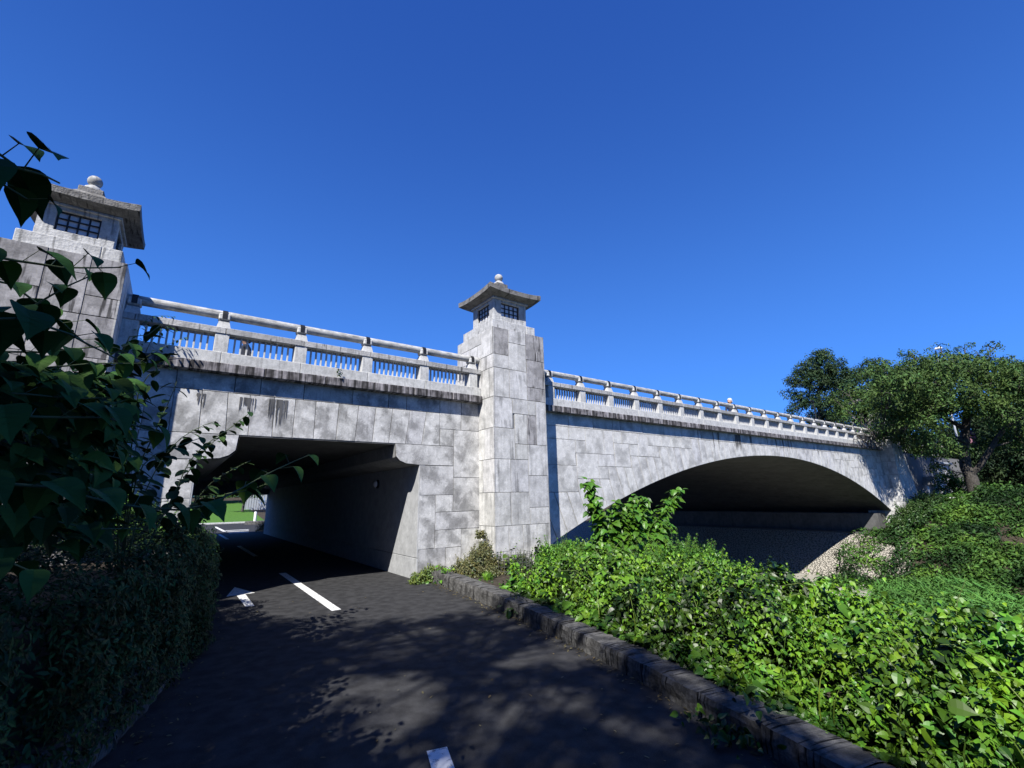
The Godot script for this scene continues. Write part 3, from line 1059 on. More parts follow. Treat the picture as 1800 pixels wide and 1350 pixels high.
	for sx in [-1.0, 1.0]:
		for sz in [-1.0, 1.0]:
			var cx: float = (wl - e / 2.0) * sx
			var cz: float = (wl - e / 2.0) * sz
			b.box(Vector3(cx - e / 2 + 0.004, ya - 0.01, cz - e / 2 + 0.004), Vector3(cx + e / 2 - 0.004, yb + 0.01, cz + e / 2 - 0.004))
	var house := obj("lantern_house", b.mesh(), M.plinth, t)
	for a in 4:
		var rot := Basis(Vector3.UP, a * PI / 2)
		var pn := MB.new()
		pn.xf = Transform3D(rot, Vector3.ZERO)
		pn.box(Vector3(-wo - 0.01, ya - 0.005, wl - 0.085), Vector3(wo + 0.01, yb + 0.005, wl - 0.075))
		obj("window_pane", pn.mesh(), M.pane, house)
		var gm := MB.new()
		gm.xf = Transform3D(rot, Vector3.ZERO)
		var bw := 0.012 * sw
		for k in 5:
			var x := lerpf(-wo + bw, wo - bw, k / 4.0)
			gm.box(Vector3(x - bw, ya, wl - 0.068), Vector3(x + bw, yb, wl - 0.045))
		for k in 4:
			var y := lerpf(ya + bw, yb - bw, k / 3.0)
			gm.box(Vector3(-wo, y - bw, wl - 0.065), Vector3(wo, y + bw, wl - 0.048))
		obj("window_grille", gm.mesh(), M.grille, house)
	# roof mouldings and swept roof
	b = MB.new()
	b.bbox(Vector3(-wl - 0.05 * sw, Y.call(7.05), -wl - 0.05 * sw), Vector3(wl + 0.05 * sw, Y.call(7.10), wl + 0.05 * sw), 0.008)
	obj("roof_moulding", b.mesh(), M.plinth, t)
	var W := 0.86 * sw
	var rm := MB.new()
	var N := 12
	var ring := func(w: float, y: float, lift: float) -> PackedVector3Array:
		var o := PackedVector3Array()
		for a in 4:
			for k in N:
				var f := -1.0 + 2.0 * k / N
				var p := Vector3(f * w, y + lift * pow(absf(f), 2.6), w)
				o.append(Basis(Vector3.UP, a * PI / 2) * p)
		return o
	var rings := [ring.call(wl + 0.02, Y.call(7.098), 0.0), ring.call(W - 0.03, Y.call(7.135), 0.05 * sy), ring.call(W, Y.call(7.145), 0.055 * sy), ring.call(W + 0.005, Y.call(7.27), 0.06 * sy), ring.call(W - 0.02, Y.call(7.285), 0.06 * sy), ring.call(W * 0.62, Y.call(7.42), 0.02), ring.call(W * 0.30, Y.call(7.60), 0.0), ring.call(0.17 * sw, Y.call(7.69), 0.0)]
	for i in rings.size() - 1:
		for k in 4 * N:
			var k2 := (k + 1) % (4 * N)
			var q0: Vector3 = rings[i][k]
			var q1: Vector3 = rings[i][k2]
			var q2: Vector3 = rings[i + 1][k2]
			var q3: Vector3 = rings[i + 1][k]
			var cc := (q0 + q1 + q2 + q3) / 4
			var out := Vector3(cc.x, 0, cc.z).normalized() * (0.2 if i != 2 else 1.0)
			out.y = -1.0 if i < 2 else (0.0 if i == 2 else 1.0)
			rm.quad(q0, q1, q2, q3, out)
	obj("lantern_roof", rm.mesh(), M.roof_stone, t)
	b = MB.new()
	b.bbox(Vector3(-0.19 * sw, Y.call(7.66), -0.19 * sw), Vector3(0.19 * sw, Y.call(7.78), 0.19 * sw), 0.01)
	obj("finial_base", b.mesh(), M.roof_stone, t)
	b = MB.new()
	var pr := PackedVector2Array()
	var f0: float = Y.call(7.775)
	for q in [[0.16, 0.0], [0.165, 0.03], [0.14, 0.08], [0.085, 0.125], [0.07, 0.14]]:
		pr.append(Vector2(q[0] * sw, f0 + q[1] * sy))
	for k in 11:
		var a := -0.95 + (PI / 2 + 0.95) * k / 10.0
		pr.append(Vector2(0.122 * cos(a) * sw if k < 10 else 0.0, f0 + (0.245 + 0.122 * sin(a)) * sy))
	b.lathe(pr, 20)
	obj("finial", b.mesh(), M.rail_grime, t)
	return t

# ---------------------------------------------------------------- leaves
# a leaf along +x with its upper side to +y
func leaf_mesh(wid: float, rows: int, fold: float, curl: float, heart := false, tint := 1.0) -> ArrayMesh:
	var mid := []
	var lf := []
	var rt := []
	for i in rows + 1:
		var u := float(i) / rows
		if heart:
			u = pow(u, 1.25)
		var w: float
		if heart:
			w = lerp_table([[0.0, 0.0], [0.06, 0.52], [0.16, 0.84], [0.30, 1.0], [0.45, 0.95], [0.60, 0.76], [0.74, 0.48], [0.86, 0.20], [0.94, 0.07], [1.0, 0.0]], u)
		else:
			w = pow(u, 0.62) * pow(1.0 - u, 0.75) * 1.95
		w *= wid * 0.5
		var back := -0.10 * wid * sin(u * PI) * (1.0 if heart and u < 0.3 else 0.0)
		var y := -curl * u * u
		mid.append(Vector3(u, y, 0))
		lf.append(Vector3(u + back, y + fold * w, w))
		rt.append(Vector3(u + back, y + fold * w, -w))
	var b := MB.new()
	for i in rows:
		for s in 2:
			var e: Array = lf if s == 0 else rt
			b.col = Color.WHITE * (tint * (1.0 if s == 0 else 0.94))
			var p0: Vector3 = mid[i]
			var p1: Vector3 = mid[i + 1]
			var q0: Vector3 = e[i]
			var q1: Vector3 = e[i + 1]
			if i == 0:
				b.quad(p0, q1, p1, p0, Vector3.UP) if false else b.poly(PackedVector3Array([p0, q1, p1]), nrm(p0, q1, p1))
			elif i == rows - 1:
				b.poly(PackedVector3Array([p0, q0, p1]), nrm(p0, q0, p1))
			else:
				b.quad(p0, q0, q1, p1, Vector3.UP)
	if rows >= 6:
		b.col = Color.WHITE * (tint * 1.75)
		for i in rows - 1:
			var p0: Vector3 = mid[i] + Vector3(0, 0.006, 0)
			var p1: Vector3 = mid[i + 1] + Vector3(0, 0.006, 0)
			var w := 0.010 * (1.0 - float(i) / rows)
			b.quad(p0 + Vector3(0, 0, w), p1 + Vector3(0, 0, w), p1 - Vector3(0, 0, w), p0 - Vector3(0, 0, w), Vector3.UP)
			if i > 0 and i < rows - 2:
				for e in [lf, rt]:
					var q: Vector3 = (e[i + 1] as Vector3).lerp(mid[i + 1], 0.12) + Vector3(0.04, 0.005, 0)
					b.poly(PackedVector3Array([p0 - Vector3(0.010, 0, 0), p0 + Vector3(0.010, 0, 0), q]), Vector3.UP)
	return b.mesh()

func nrm(a: Vector3, b: Vector3, c: Vector3) -> Vector3:
	var n := (c - a).cross(b - a).normalized()
	return n if n.y >= 0 else -n

func clump_mesh(n: int, wid: float, size: float, rows: int, sd: int) -> ArrayMesh:
	var r := RandomNumberGenerator.new()
	r.seed = sd
	var lm := leaf_mesh(wid, rows, 0.25, 0.15)
	var a := lm.surface_get_arrays(0)
	var b := MB.new()
	for i in n:
		var d := Vector3(r.randfn(), r.randfn(), r.randfn()).normalized()
		var o := d * pow(r.randf(), 0.5) * 0.75
		o.y *= 0.7
		var nn := (Vector3(d.x, d.y * 0.6 + 0.7, d.z) + Vector3(r.randfn(), r.randfn(), r.randfn()) * 0.35).normalized()
		var f := (d + Vector3(r.randfn(), r.randfn() - 0.4, r.randfn()) * 0.6)
		f = (f - nn * f.dot(nn)).normalized()
		var s := size * r.randf_range(0.7, 1.25)
		var k := r.randf_range(0.72, 1.2)
		var bs := Basis(f, nn, f.cross(nn)).scaled(Vector3.ONE) * s
		var col := Color(k, k, k)
		for j in a[Mesh.ARRAY_VERTEX].size():
			b.v.append(o + bs * a[Mesh.ARRAY_VERTEX][j])
			b.n.append((bs * a[Mesh.ARRAY_NORMAL][j]).normalized())
			b.t.append(Vector2.ZERO)
			b.c.append(col)
	return b.mesh()

func lx(at: Vector3, f: Vector3, up: Vector3, s: float) -> Transform3D:
	var n := up.normalized()
	f = f - n * f.dot(n)
	if f.length_squared() < 1e-6:
		f = n.cross(Vector3(0.3, 0.1, 1.0))
	f = f.normalized()
	return Transform3D(Basis(f * s, n * s, f.cross(n) * s), at)

func rdir() -> Vector3:
	return Vector3(rng.randfn(), rng.randfn(), rng.randfn()).normalized()

func tintc(base: Vector3, v: float, warm: float) -> Color:
	return Color(base.x * v * (1.0 + warm), base.y * v, base.z * v * (1.0 - warm))

func limb(b: MB, pts: Array, r0: float, r1: float, seg := 7) -> void:
	# a smooth, slightly crooked limb through the points
	var cv := Curve3D.new()
	for i in pts.size():
		var t := Vector3.ZERO
		if i > 0 and i < pts.size() - 1:
			t = (pts[i + 1] - pts[i - 1]) / 6.0
		cv.add_point(pts[i], -t, t)
	var L := cv.get_baked_length()
	var n := clampi(int(L / maxf(r0 * 2.0, 0.05)), 3, 16)
	var ps := PackedVector3Array()
	var rs := PackedFloat32Array()
	for i in n + 1:
		var u := float(i) / n
		ps.append(cv.sample_baked(L * u) + rdir() * r0 * (0.18 if i > 0 and i < n else 0.0))
		rs.append(lerpf(r0, r1, pow(u, 0.8)))
	b.tube(ps, rs, seg)

# ---------------------------------------------------------------- trees
func make_tree(called: String, label: String, limbs: Array, blobs: Array, per: float, clump: Mesh, scale_: float, col: Vector3, group := "", flatness := 0.75, sparse := 0.0) -> Node3D:
	var first: Array = limbs[0][0]
	var base: Vector3 = first[0]
	var t := thing(called, label, "tree", base, group)
	var b := MB.new()
	for l in limbs:
		var ps := []
		for p in l[0]:
			ps.append(p - base)
		limb(b, ps, l[1], l[2], 9)
	obj("trunk", b.mesh(), M.bark, t)
	var br := MB.new()
	var xs := []
	var cs := []
	var nodes := []
	for l in limbs:
		for p in l[0]:
			nodes.append(p)
	for q in blobs:
		var c := Vector3(q[0], q[1], q[2])
		var R: float = q[3]
		var near: Vector3 = nodes[0]
		for p in nodes:
			if p.distance_to(c) + 3.0 * maxf(p.y - c.y, 0.0) < near.distance_to(c) + 3.0 * maxf(near.y - c.y, 0.0):
				near = p
		var midp := near.lerp(c, 0.55) + Vector3(rf(-0.2, 0.2), rf(-0.3, 0.1), rf(-0.2, 0.2)) * R * 0.5
		limb(br, [near - base, midp - base, c - base], clampf(R * 0.055, 0.03, 0.12), 0.02, 5)
		for k in 4:
			var e := c + rdir() * R * 0.8
			limb(br, [c.lerp(midp, 0.3) - base, c.lerp(e, 0.5) + rdir() * 0.1 - base, e - base], R * 0.02 + 0.01, 0.008, 4)
		var n := int(per * R * R * R)
		for i in n:
			var d := rdir()
			var rr := pow(rng.randf(), 0.42)
			var p := c + Vector3(d.x, d.y * flatness, d.z) * rr * R * (1.0 + 0.35 * hn.get_noise_3dv(d * 60.0 + c * 7.0))
			if hn.get_noise_3dv(p * 14.0) < -0.16 + sparse:
				continue
			var nn := Vector3(d.x * 0.6, 0.9, d.z * 0.6) + rdir() * 0.5
			xs.append(lx(p - base, rdir(), nn, scale_ * rf(0.7, 1.3)))
			cs.append(tintc(col, rf(0.7, 1.3) * (1.0 + 0.5 * hn.get_noise_3dv(p * 6.0)), rf(-0.12, 0.22)))
	obj("branches", br.mesh(), M.bark, t)
	multi("crown", clump, M.far_leaf, t, xs, cs)
	return t

# ---------------------------------------------------------------- planting
func make_cover() -> void:
	# creepers on the near bank
	var lm := leaf_mesh(0.70, 5, 0.25, 0.22, true)
	var xs := []
	var cs := []
	var vine := func(x: float, z: float, size: float, hv: float, y0: float) -> void:
		var q := 1.0 - pow(rng.randf(), 1.5)
		var y := y0 + hv * (0.1 + 0.9 * q)
		var up := Vector3(rng.randfn() * 0.9 - 0.25, 1.0, rng.randfn() * 0.9 + 0.3)
		var s := size * exp(rng.randfn() * 0.38)
		xs.append(lx(Vector3(x, y, z), rdir() + Vector3(-0.4, -0.35, 0.4), up, s))
		var m := hn.get_noise_2d(x * 7.0, z * 7.0)
		var m2 := hn.get_noise_2d(x * 22.0 + 50.0, z * 22.0)
		var v := (0.78 + 1.2 * m + 0.8 * m2) * rf(0.5, 1.4) * (0.45 + 0.7 * q)
		cs.append(tintc(Vector3(0.056, 0.142, 0.013), clampf(v, 0.15, 1.9), clampf(0.45 * m2 + rf(-0.12, 0.28), -0.3, 0.6)))
	var surf := func(x: float, z: float) -> float:
		var s: float = x - kerb_x(z) - 0.30
		var edge := sm(-0.1, 0.7, s + 0.35 * hn.get_noise_2d(x * 16.0, z * 16.0))
		var hv := (0.06 + 0.36 * edge) * maxf(0.15, 1.0 + 1.1 * hn.get_noise_2d(x * 9.0 + 90.0, z * 9.0) + 1.0 * hn.get_noise_2d(x * 24.0 + 31.0, z * 24.0))
		return hv * lerpf(1.0, 0.8, sm(-4.5, -6.5, z))
	for pass_ in 270000:
		var z := rf(-9.7, 2.2)
		var k := kerb_x(z)
		var e := bank_edge(z) + 2.6
		var x := rf(k + 0.30, e)
		var s := x - k - 0.30
		var d := sqrt(x * x + z * z)
		if rng.randf() > clampf(pow(5.4 / d, 1.3), 0.26, 1.0):
			continue
		# open ground at the foot of the pillar
		if z < -7.2 and x < 7.3 and rng.randf() < 0.985:
			continue
		if hn.get_noise_2d(x * 11.0 + 300.0, z * 11.0) < -0.24 and rng.randf() < 0.85:
			continue
		vine.call(x, z, 0.046 + 0.016 * hn.get_noise_2d(x * 5.0, z * 5.0) + 0.020 * sm(4.5, 8.0, d), surf.call(x, z), land(x, z))
	# sprigs that stand up out of the carpet
	for i in 900:
		var z := rf(-7.4, 1.0)
		var x := rf(kerb_x(z) + 0.45, bank_edge(z) + 1.2)
		var y: float = land(x, z) + surf.call(x, z) * 0.75
		var dr := Vector3(rng.randfn() * 0.5, 1.0, rng.randfn() * 0.5).normalized()
		var L := rf(0.12, 0.34) * (1.0 if rng.randf() < 0.8 else 1.9)
		var br := rf(0.8, 1.6)
		for k in 12:
			var u := (k + 1.0) / 12.0
			var sd := Vector3(cos(k * 2.4), 0.25, sin(k * 2.4))
			var p := Vector3(x, y, z) + dr * L * u + Vector3(dr.x, 0, dr.z) * L * 0.35 * u * u
			xs.append(lx(p + sd * 0.02, sd + Vector3(0, -0.5, 0), Vector3.UP + sd * 0.6 + rdir() * 0.4, rf(0.04, 0.075) * (1.15 - 0.6 * u) * (1.0 if z > -4.5 else 1.25)))
			cs.append(tintc(Vector3(0.075, 0.180, 0.012), br * (0.6 + 0.6 * u), rf(0.0, 0.35)))
	# trailing over the kerb
	for c in [[3.42, -2.15, 0.16, 110], [4.3, -6.1, 0.12, 30], [4.8, -9.2, 0.16, 60]]:
		for i in c[3]:
			var x: float = c[0] + rng.randfn() * c[2] * 0.6
			var z: float = c[1] + rng.randfn() * c[2]
			vine.call(x, z, 0.05, 0.1, (0.22 if x > kerb_x(z) else 0.02))
	for i in 46:
		vine.call(rf(3.55, 4.3), rf(-1.3, -0.5), 0.075, 0.42, 0.12)
	var o := multi("vine_ground_cover", lm, M.leaf, self, xs, cs)
	o.set_meta("label", "bright green heart-leaved creepers smothering the near bank right of the kerb")
	o.set_meta("category", "vines")
	# long grass between the creepers
	var gb := MB.new()
	for k in 5:
		var u := k / 5.0
		var u2 := (k + 1) / 5.0
		var w := 0.012 * (1.0 - u * u)
		var w2 := 0.012 * (1.0 - u2 * u2)
		var a := Vector3(0.42 * u * u, u * 1.0 - 0.28 * u * u * u, 0)
		var c := Vector3(0.42 * u2 * u2, u2 * 1.0 - 0.28 * u2 * u2 * u2, 0)
		gb.quad(a + Vector3(0, 0, w), a - Vector3(0, 0, w), c - Vector3(0, 0, w2), c + Vector3(0, 0, w2), Vector3(-1, 0.6, 0))
	var gx := []
	var gc := []
	for i in 1500:
		var z := rf(-7.0, 1.5)
		var x := rf(kerb_x(z) + 0.4, bank_edge(z) + 1.0)
		if hn.get_noise_2d(x * 8.0 + 210.0, z * 8.0) < 0.05:
			continue
		var y: float = land(x, z) + surf.call(x, z) * 0.4
		gx.append(Transform3D(Basis(Vector3.UP, rf(0, TAU)).scaled(Vector3.ONE * rf(0.25, 0.55)), Vector3(x, y, z)))
		gc.append(tintc(Vector3(0.075, 0.15, 0.025), rf(0.6, 1.4), rf(0.0, 0.4)))
	var go := multi("wild_grass", gb.mesh(), M.leaf, self, gx, gc)
	go.set_meta("label", "thin arching grass blades sticking up through the creepers of the near bank")
	go.set_meta("category", "grass")
	# straggling stems that rise out of the creepers
	var sb2 := MB.new()
	for i in 46:
		var z := rf(-6.5, -0.6)
		var x := kerb_x(z) + rf(0.6, 2.6)
		var y := land(x, z) + rf(0.35, 0.55)
		var dr := Vector3(rf(-1, 1), rf(0.2, 0.9), rf(-1, 1)).normalized()
		var L := rf(0.25, 0.7)
		var p := Vector3(x, y, z)
		sb2.tube(PackedVector3Array([p, p + dr * L * 0.5 + Vector3(0, 0.05, 0), p + dr * L + Vector3(0, -0.06, 0)]), PackedFloat32Array([0.004, 0.003, 0.0015]), 4, false)
	obj("runner_stems", sb2.mesh(), M.vine_stem, o).set_meta("kind", "stuff")
	# weeds in the riverbed and up the far bank
	var cl := clump_mesh(12, 0.5, 0.42, 3, 5)
	var fine := clump_mesh(18, 0.16, 0.75, 3, 6)
	xs = []
	cs = []
	for i in 34000:
		var x := rf(26.5, 46.0)
		var z := rf(-13.5, 5.0)
		if z < -11.6 + 1.0 * hn.get_noise_2d(x * 20.0, 7.0) and x < 33.6:
			continue
		if z < -10.4 and x < 41.0 and x > 33.6:
			continue
		if x > 37.6 and z < -8.4 and x < 41.5 and rng.randf() < 0.7:
			continue
		if hn.get_noise_2d(x * 7.0 + 77.0, z * 7.0) < -0.20:
			continue
		var mound := 0.5 + 0.5 * hn.get_noise_2d(x * 3.2 + 20.0, z * 3.2)
		var h := 0.12 + (0.15 + 0.75 * sm(-9.5, -5.5, z)) * sm(0.35, 0.85, mound) * sm(26.0, 29.0, x)
		var y := land(x, z) + h * (1.0 - pow(rng.randf(), 2.2) * 0.8)
		xs.append(lx(Vector3(x, y, z), rdir(), Vector3(-0.2, 1, 0.15) + rdir() * 0.8, rf(0.16, 0.5)))
		var m := hn.get_noise_2d(x * 3.4 + 60.0, z * 3.4)
		cs.append(tintc(Vector3(0.042, 0.105, 0.020), clampf(0.85 + 1.5 * m, 0.25, 2.0) * rf(0.55, 1.35), 0.5 * m + rf(-0.1, 0.15)))
	o = multi("far_bank_shrubbery", cl, M.far_leaf, self, xs, cs)
	o.set_meta("label", "dark green low shrubs covering the far river bank below the trees")
	o.set_meta("category", "shrubbery")
	xs = []
	cs = []
	for i in 16000:
		var x := rf(12.0, 29.0)
		var z := rf(-9.4, 6.0)
		if z < -8.0 + 0.9 * hn.get_noise_2d(x * 9.0, 30.0) and rng.randf() < 0.97:
			continue
		if hn.get_noise_2d(x * 3.0 + 10.0, z * 3.0) < -0.3:
			continue
		var y := -2.75 + rf(0.02, 0.35) * (1.0 + hn.get_noise_2d(x * 4.0, z * 4.0))
		xs.append(lx(Vector3(x, y, z), rdir(), Vector3(0, 1, 0) + rdir() * 0.25, rf(0.25, 0.5)))
		var m := hn.get_noise_2d(x * 2.0 + 160.0, z * 2.0)
		cs.append(tintc(Vector3(0.060, 0.155, 0.030), clampf(1.0 + 0.7 * m, 0.5, 1.6) * rf(0.75, 1.25), rf(-0.1, 0.15)))
	o = multi("riverbed_weeds", fine, M.far_leaf, self, xs, cs)
	o.set_meta("label", "pale green feathery weeds growing over the river bed between the two banks")
	o.set_meta("category", "weeds")

func leafy_stems(called: String, label: String, cat: String, stems: Array, r0: float, lm: Mesh, mt: Material, step: float, size: Vector2, col: Vector3, droop: float, petiole: float, start := 0.2, group := "") -> Node3D:
	var base: Vector3 = stems[0][0]
	var t := thing(called, label, cat, base, group)
	var sb2 := MB.new()
	for st in stems:
		var ps := []
		for p in st:
			ps.append(p - base)
		limb(sb2, ps, r0, r0 * 0.3, 6)
		var cv := Curve3D.new()
		for p in ps:
			cv.add_point(p)
		var L := cv.get_baked_length()
		var s := L * start
		var side := 1.0
		while s <= L + 0.001:
			var p := cv.sample_baked(s)
			var d := (cv.sample_baked(minf(s + 0.02, L)) - cv.sample_baked(maxf(s - 0.02, 0.0))).normalized()
			var sd := d.cross(Vector3.UP)
			if sd.length() < 0.2:
				sd = Vector3(rf(-1, 1), 0, rf(-1, 1))
			sd = (sd.normalized() * side + rdir() * 0.45 + d * 0.45).normalized()
			var pe := p + sd * petiole * rf(0.6, 1.3) + Vector3.UP * petiole * 0.3
			sb2.tube(PackedVector3Array([p, pe]), PackedFloat32Array([r0 * 0.22, r0 * 0.16]), 4, false)
			var f := (sd + Vector3.DOWN * droop * rf(0.4, 1.3) + rdir() * 0.25).normalized()
			var up := (Vector3.UP + sd * droop * 0.7 + rdir() * 0.3)
			var k := rf(0.75, 1.25)
			var ls := rf(size.x, size.y) * (1.0 - 0.35 * pow(s / L, 3.0))
			var lf := obj("leaf", lm, leaf_variant(mt, col, k), t)
			lf.transform = lx(pe, f, up, ls)
			side = -side
			s += step * rf(0.7, 1.3)
	obj("stems", sb2.mesh(), M.stem, t)
	return t

var leaf_mats := {}
func leaf_variant(mt: StandardMaterial3D, col: Vector3, k: float) -> StandardMaterial3D:
	var q := clampi(int((k - 0.75) / 0.5 * 5.0), 0, 4)
	var key := [mt, col, q]
	if not leaf_mats.has(key):
		var m: StandardMaterial3D = mt.duplicate()
		var v := 0.72 + 0.14 * q
		m.albedo_color = tintc(col, v, 0.06 * (q - 2)).linear_to_srgb()
		leaf_mats[key] = m
	return leaf_mats[key]

func make_plants() -> void:
	# sapling on the bank
	var heart := leaf_mesh(0.72, 6, 0.25, 0.30, true)
	var ss := [[Vector3(7.05, -0.15, -6.9), Vector3(7.27, 0.72, -7.00), Vector3(7.24, 1.39, -7.10), Vector3(7.11, 2.00, -7.20)], [Vector3(7.05, -0.20, -6.90), Vector3(7.76, 0.57, -7.10), Vector3(8.33, 1.23, -7.30), Vector3(8.84, 1.62, -7.40)], [Vector3(7.12, -0.21, -6.90), Vector3(8.06, 0.32, -7.00), Vector3(8.53, 1.11, -7.00), Vector3(8.64, 1.66, -7.00)], [Vector3(7.20, -0.22, -6.90), Vector3(8.10, 0.45, -6.80), Vector3(8.66, 1.11, -6.80), Vector3(9.64, 1.80, -6.80)], [Vector3(6.89, -0.18, -6.90), Vector3(6.42, 0.41, -6.60), Vector3(6.42, 0.81, -6.50)], [Vector3(7.1, -0.2, -6.9), Vector3(7.5, 0.5, -6.6), Vector3(7.75, 1.0, -6.6), Vector3(7.9, 1.35, -6.7)], [Vector3(7.1, -0.2, -6.9), Vector3(7.3, 0.5, -6.7), Vector3(7.5, 1.0, -6.8), Vector3(7.62, 1.55, -6.9)], [Vector3(7.1, -0.2, -6.9), Vector3(7.9, 0.4, -6.5), Vector3(8.4, 0.8, -6.5), Vector3(8.7, 1.1, -6.5)]]
	var sapling := leafy_stems("sapling", "tall bushy sapling with drooping heart-shaped leaves on the bank beside the pillar", "sapling", ss, 0.014, heart, M.leaf, 0.040, Vector2(0.15, 0.25), Vector3(0.055, 0.15, 0.014), 0.85, 0.07, 0.22)
	var sx := []
	var sc := []
	for i in 2300:
		var st: Array = ss[rng.randi() % ss.size()]
		var u := (0.22 + 0.78 * pow(rng.randf(), 1.2)) * (st.size() - 1)
		var k := mini(int(u), st.size() - 2)
		var a: Vector3 = st[k]
		var b2: Vector3 = st[k + 1]
		var p := a.lerp(b2, u - k) + rdir() * rf(0.02, 0.34 * (1.15 - 0.75 * u / (st.size() - 1)))
		sx.append(lx(p - ss[0][0], rdir() + Vector3(-0.2, -0.7, 0.2), Vector3(-0.2, 1, 0.3) + rdir() * 0.5, rf(0.10, 0.2)))
		sc.append(tintc(Vector3(0.050, 0.135, 0.013), rf(0.6, 1.4), rf(-0.1, 0.3)))
	multi("inner_leaves", heart, M.leaf, sapling, sx, sc)
	# plants at the foot of the wall
	var cl := clump_mesh(10, 0.85, 0.5, 4, 9)
	mound("hydrangea_shrub", "low mound of rounded olive and reddish leaves against the wall beside the tunnel mouth", "shrub", [[5.35, 0.05, -9.25, 0.42], [5.75, 0.1, -9.35, 0.5], [5.1, 0.0, -8.9, 0.28], [6.0, 0.05, -9.0, 0.36], [5.6, 0.0, -8.75, 0.3], [6.0, 0.5, -9.6, 0.22], [6.02, 0.85, -9.75, 0.13]], 1500.0, cl, 0.095, Vector3(0.095, 0.105, 0.045))
	mound("kerbside_weed", "small yellow-green weed sprawling at the near end of the kerb by the tunnel jamb", "weed", [[4.45, 0.0, -9.7, 0.2], [4.75, 0.05, -9.75, 0.24], [5.0, 0.05, -9.7, 0.2]], 2600.0, cl, 0.085, Vector3(0.10, 0.15, 0.035))
	mound("bank_bush", "dense bright green bush between the wire cage and the sapling", "bush", [[7.0, 0.1, -8.3, 0.55], [7.5, 0.15, -8.5, 0.5], [6.7, 0.05, -7.7, 0.42], [7.2, 0.1, -7.6, 0.5], [7.9, 0.0, -8.0, 0.5], [6.5, 0.0, -7.2, 0.35]], 1100.0, cl, 0.10, Vector3(0.065, 0.17, 0.018))
	var bb := clump_mesh(14, 0.62, 0.42, 4, 12)
	var bl := [["rounded dark green bush on the bank directly below the sapling", [[6.30, 0.07, -5.70, 0.62], [6.90, 0.07, -5.90, 0.56], [6.10, 0.02, -5.10, 0.45]], Vector3(0.045, 0.115, 0.018)], ["taller bush with pale tips on the bank, right of the sapling against the dark arch", [[7.70, 0.12, -5.70, 0.67], [8.30, 0.02, -6.00, 0.67], [8.00, 0.32, -5.20, 0.45]], Vector3(0.055, 0.15, 0.018)], ["bright yellow-green bush at the river edge of the near bank", [[7.20, 0.07, -4.40, 0.56], [7.70, -0.08, -4.20, 0.50]], Vector3(0.075, 0.175, 0.014)], ["small dark bush halfway along the kerb, among the creepers", [[5.40, 0.07, -4.50, 0.45], [5.00, 0.02, -4.20, 0.38]], Vector3(0.035, 0.09, 0.018)], ["low yellow-tipped bush near the kerb where it bends toward the viewer", [[5.60, 0.02, -3.20, 0.45], [5.00, 0.02, -2.90, 0.36], [5.30, 0.12, -2.50, 0.31]], Vector3(0.085, 0.18, 0.014)]]
	for q in bl:
		mound("bank_bush", q[0], "bush", q[1], 1050.0, bb, 0.115, q[2]).set_meta("group", "bushes on the near bank")
	mound("cage_bush", "dull dark shrub growing inside and around the wire cage", "shrub", [[6.28, 0.1, -8.75, 0.36], [6.1, 0.0, -8.2, 0.28], [6.45, 0.25, -8.7, 0.25]], 1100.0, cl, 0.085, Vector3(0.050, 0.075, 0.030))
	mound("tunnel_mouth_bush", "sunlit leafy bush at the left side of the tunnel mouth behind the hedge", "bush", [[-0.25, 1.25, -9.4, 0.42], [0.1, 1.05, -9.5, 0.32], [-0.7, 1.35, -9.3, 0.5]], 1200.0, cl, 0.09, Vector3(0.065, 0.15, 0.020))
	mound("pillar_foot_bush", "low dark bush covering the foot of the third pillar at the end of the arch", "bush", [[34.2, 0.0, -9.2, 0.8], [35.2, 0.3, -8.9, 0.8], [33.2, -0.5, -9.4, 0.6], [36.3, 0.5, -8.9, 0.8], [37.4, 0.7, -8.9, 0.7]], 330.0, cl, 0.2, Vector3(0.035, 0.08, 0.02))
	# grass tuft
	var t := thing("grass_tuft", "bright tuft of thin grass behind the kerb in front of the reddish mound", "grass", Vector3(5.32, 0.1, -8.35))
	var b := MB.new()
	for i in 120:
		var a := rf(0, TAU)
		var r := rf(0, 0.09)
		var p := Vector3(cos(a) * r, 0, sin(a) * r)
		var tip := p * 2.4 + Vector3(rf(-0.05, 0.05), rf(0.12, 0.24), rf(-0.05, 0.05))
		var w := Vector3(-sin(a), 0, cos(a)) * 0.004
		b.quad(p - w, p + w, (p + tip) / 2 + w + Vector3.UP * 0.03, (p + tip) / 2 - w + Vector3.UP * 0.03, Vector3(cos(a), 0.5, sin(a)))
		b.poly(PackedVector3Array([(p + tip) / 2 - w + Vector3.UP * 0.03, (p + tip) / 2 + w + Vector3.UP * 0.03, tip]), Vector3(cos(a), 0.5, sin(a)).normalized())
	obj("blades", b.mesh(), M.grass, t).set_meta("kind", "stuff")
	# wire cage
	t = thing("wire_cage", "round grey wire mesh cage standing around a shrub at the foot of the pillar", "wire cage", Vector3(6.28, 0.0, -8.75))
	for k in 7:
		var ring := PackedVector3Array()
		var rr := PackedFloat32Array()
		for i in 25:
			var a := TAU * i / 24.0
			ring.append(Vector3(cos(a) * 0.40, 0.03 + k * 0.085, sin(a) * 0.36))
			rr.append(0.0045)
		var m := MB.new()
		m.tube(ring, rr, 5, false)
		obj("hoop_wire", m.mesh(), M.wire, t)
	var up := MB.new()
	up.tube(PackedVector3Array([Vector3.ZERO, Vector3(0, 0.55, 0)]), PackedFloat32Array([0.0045, 0.0045]), 5)
	var um := up.mesh()
	for i in 24:
		var a := TAU * (i + 0.5) / 24.0
		obj("upright_wire", um, M.wire, t, Vector3(cos(a) * 0.40, 0, sin(a) * 0.36))
	make_left_plants()

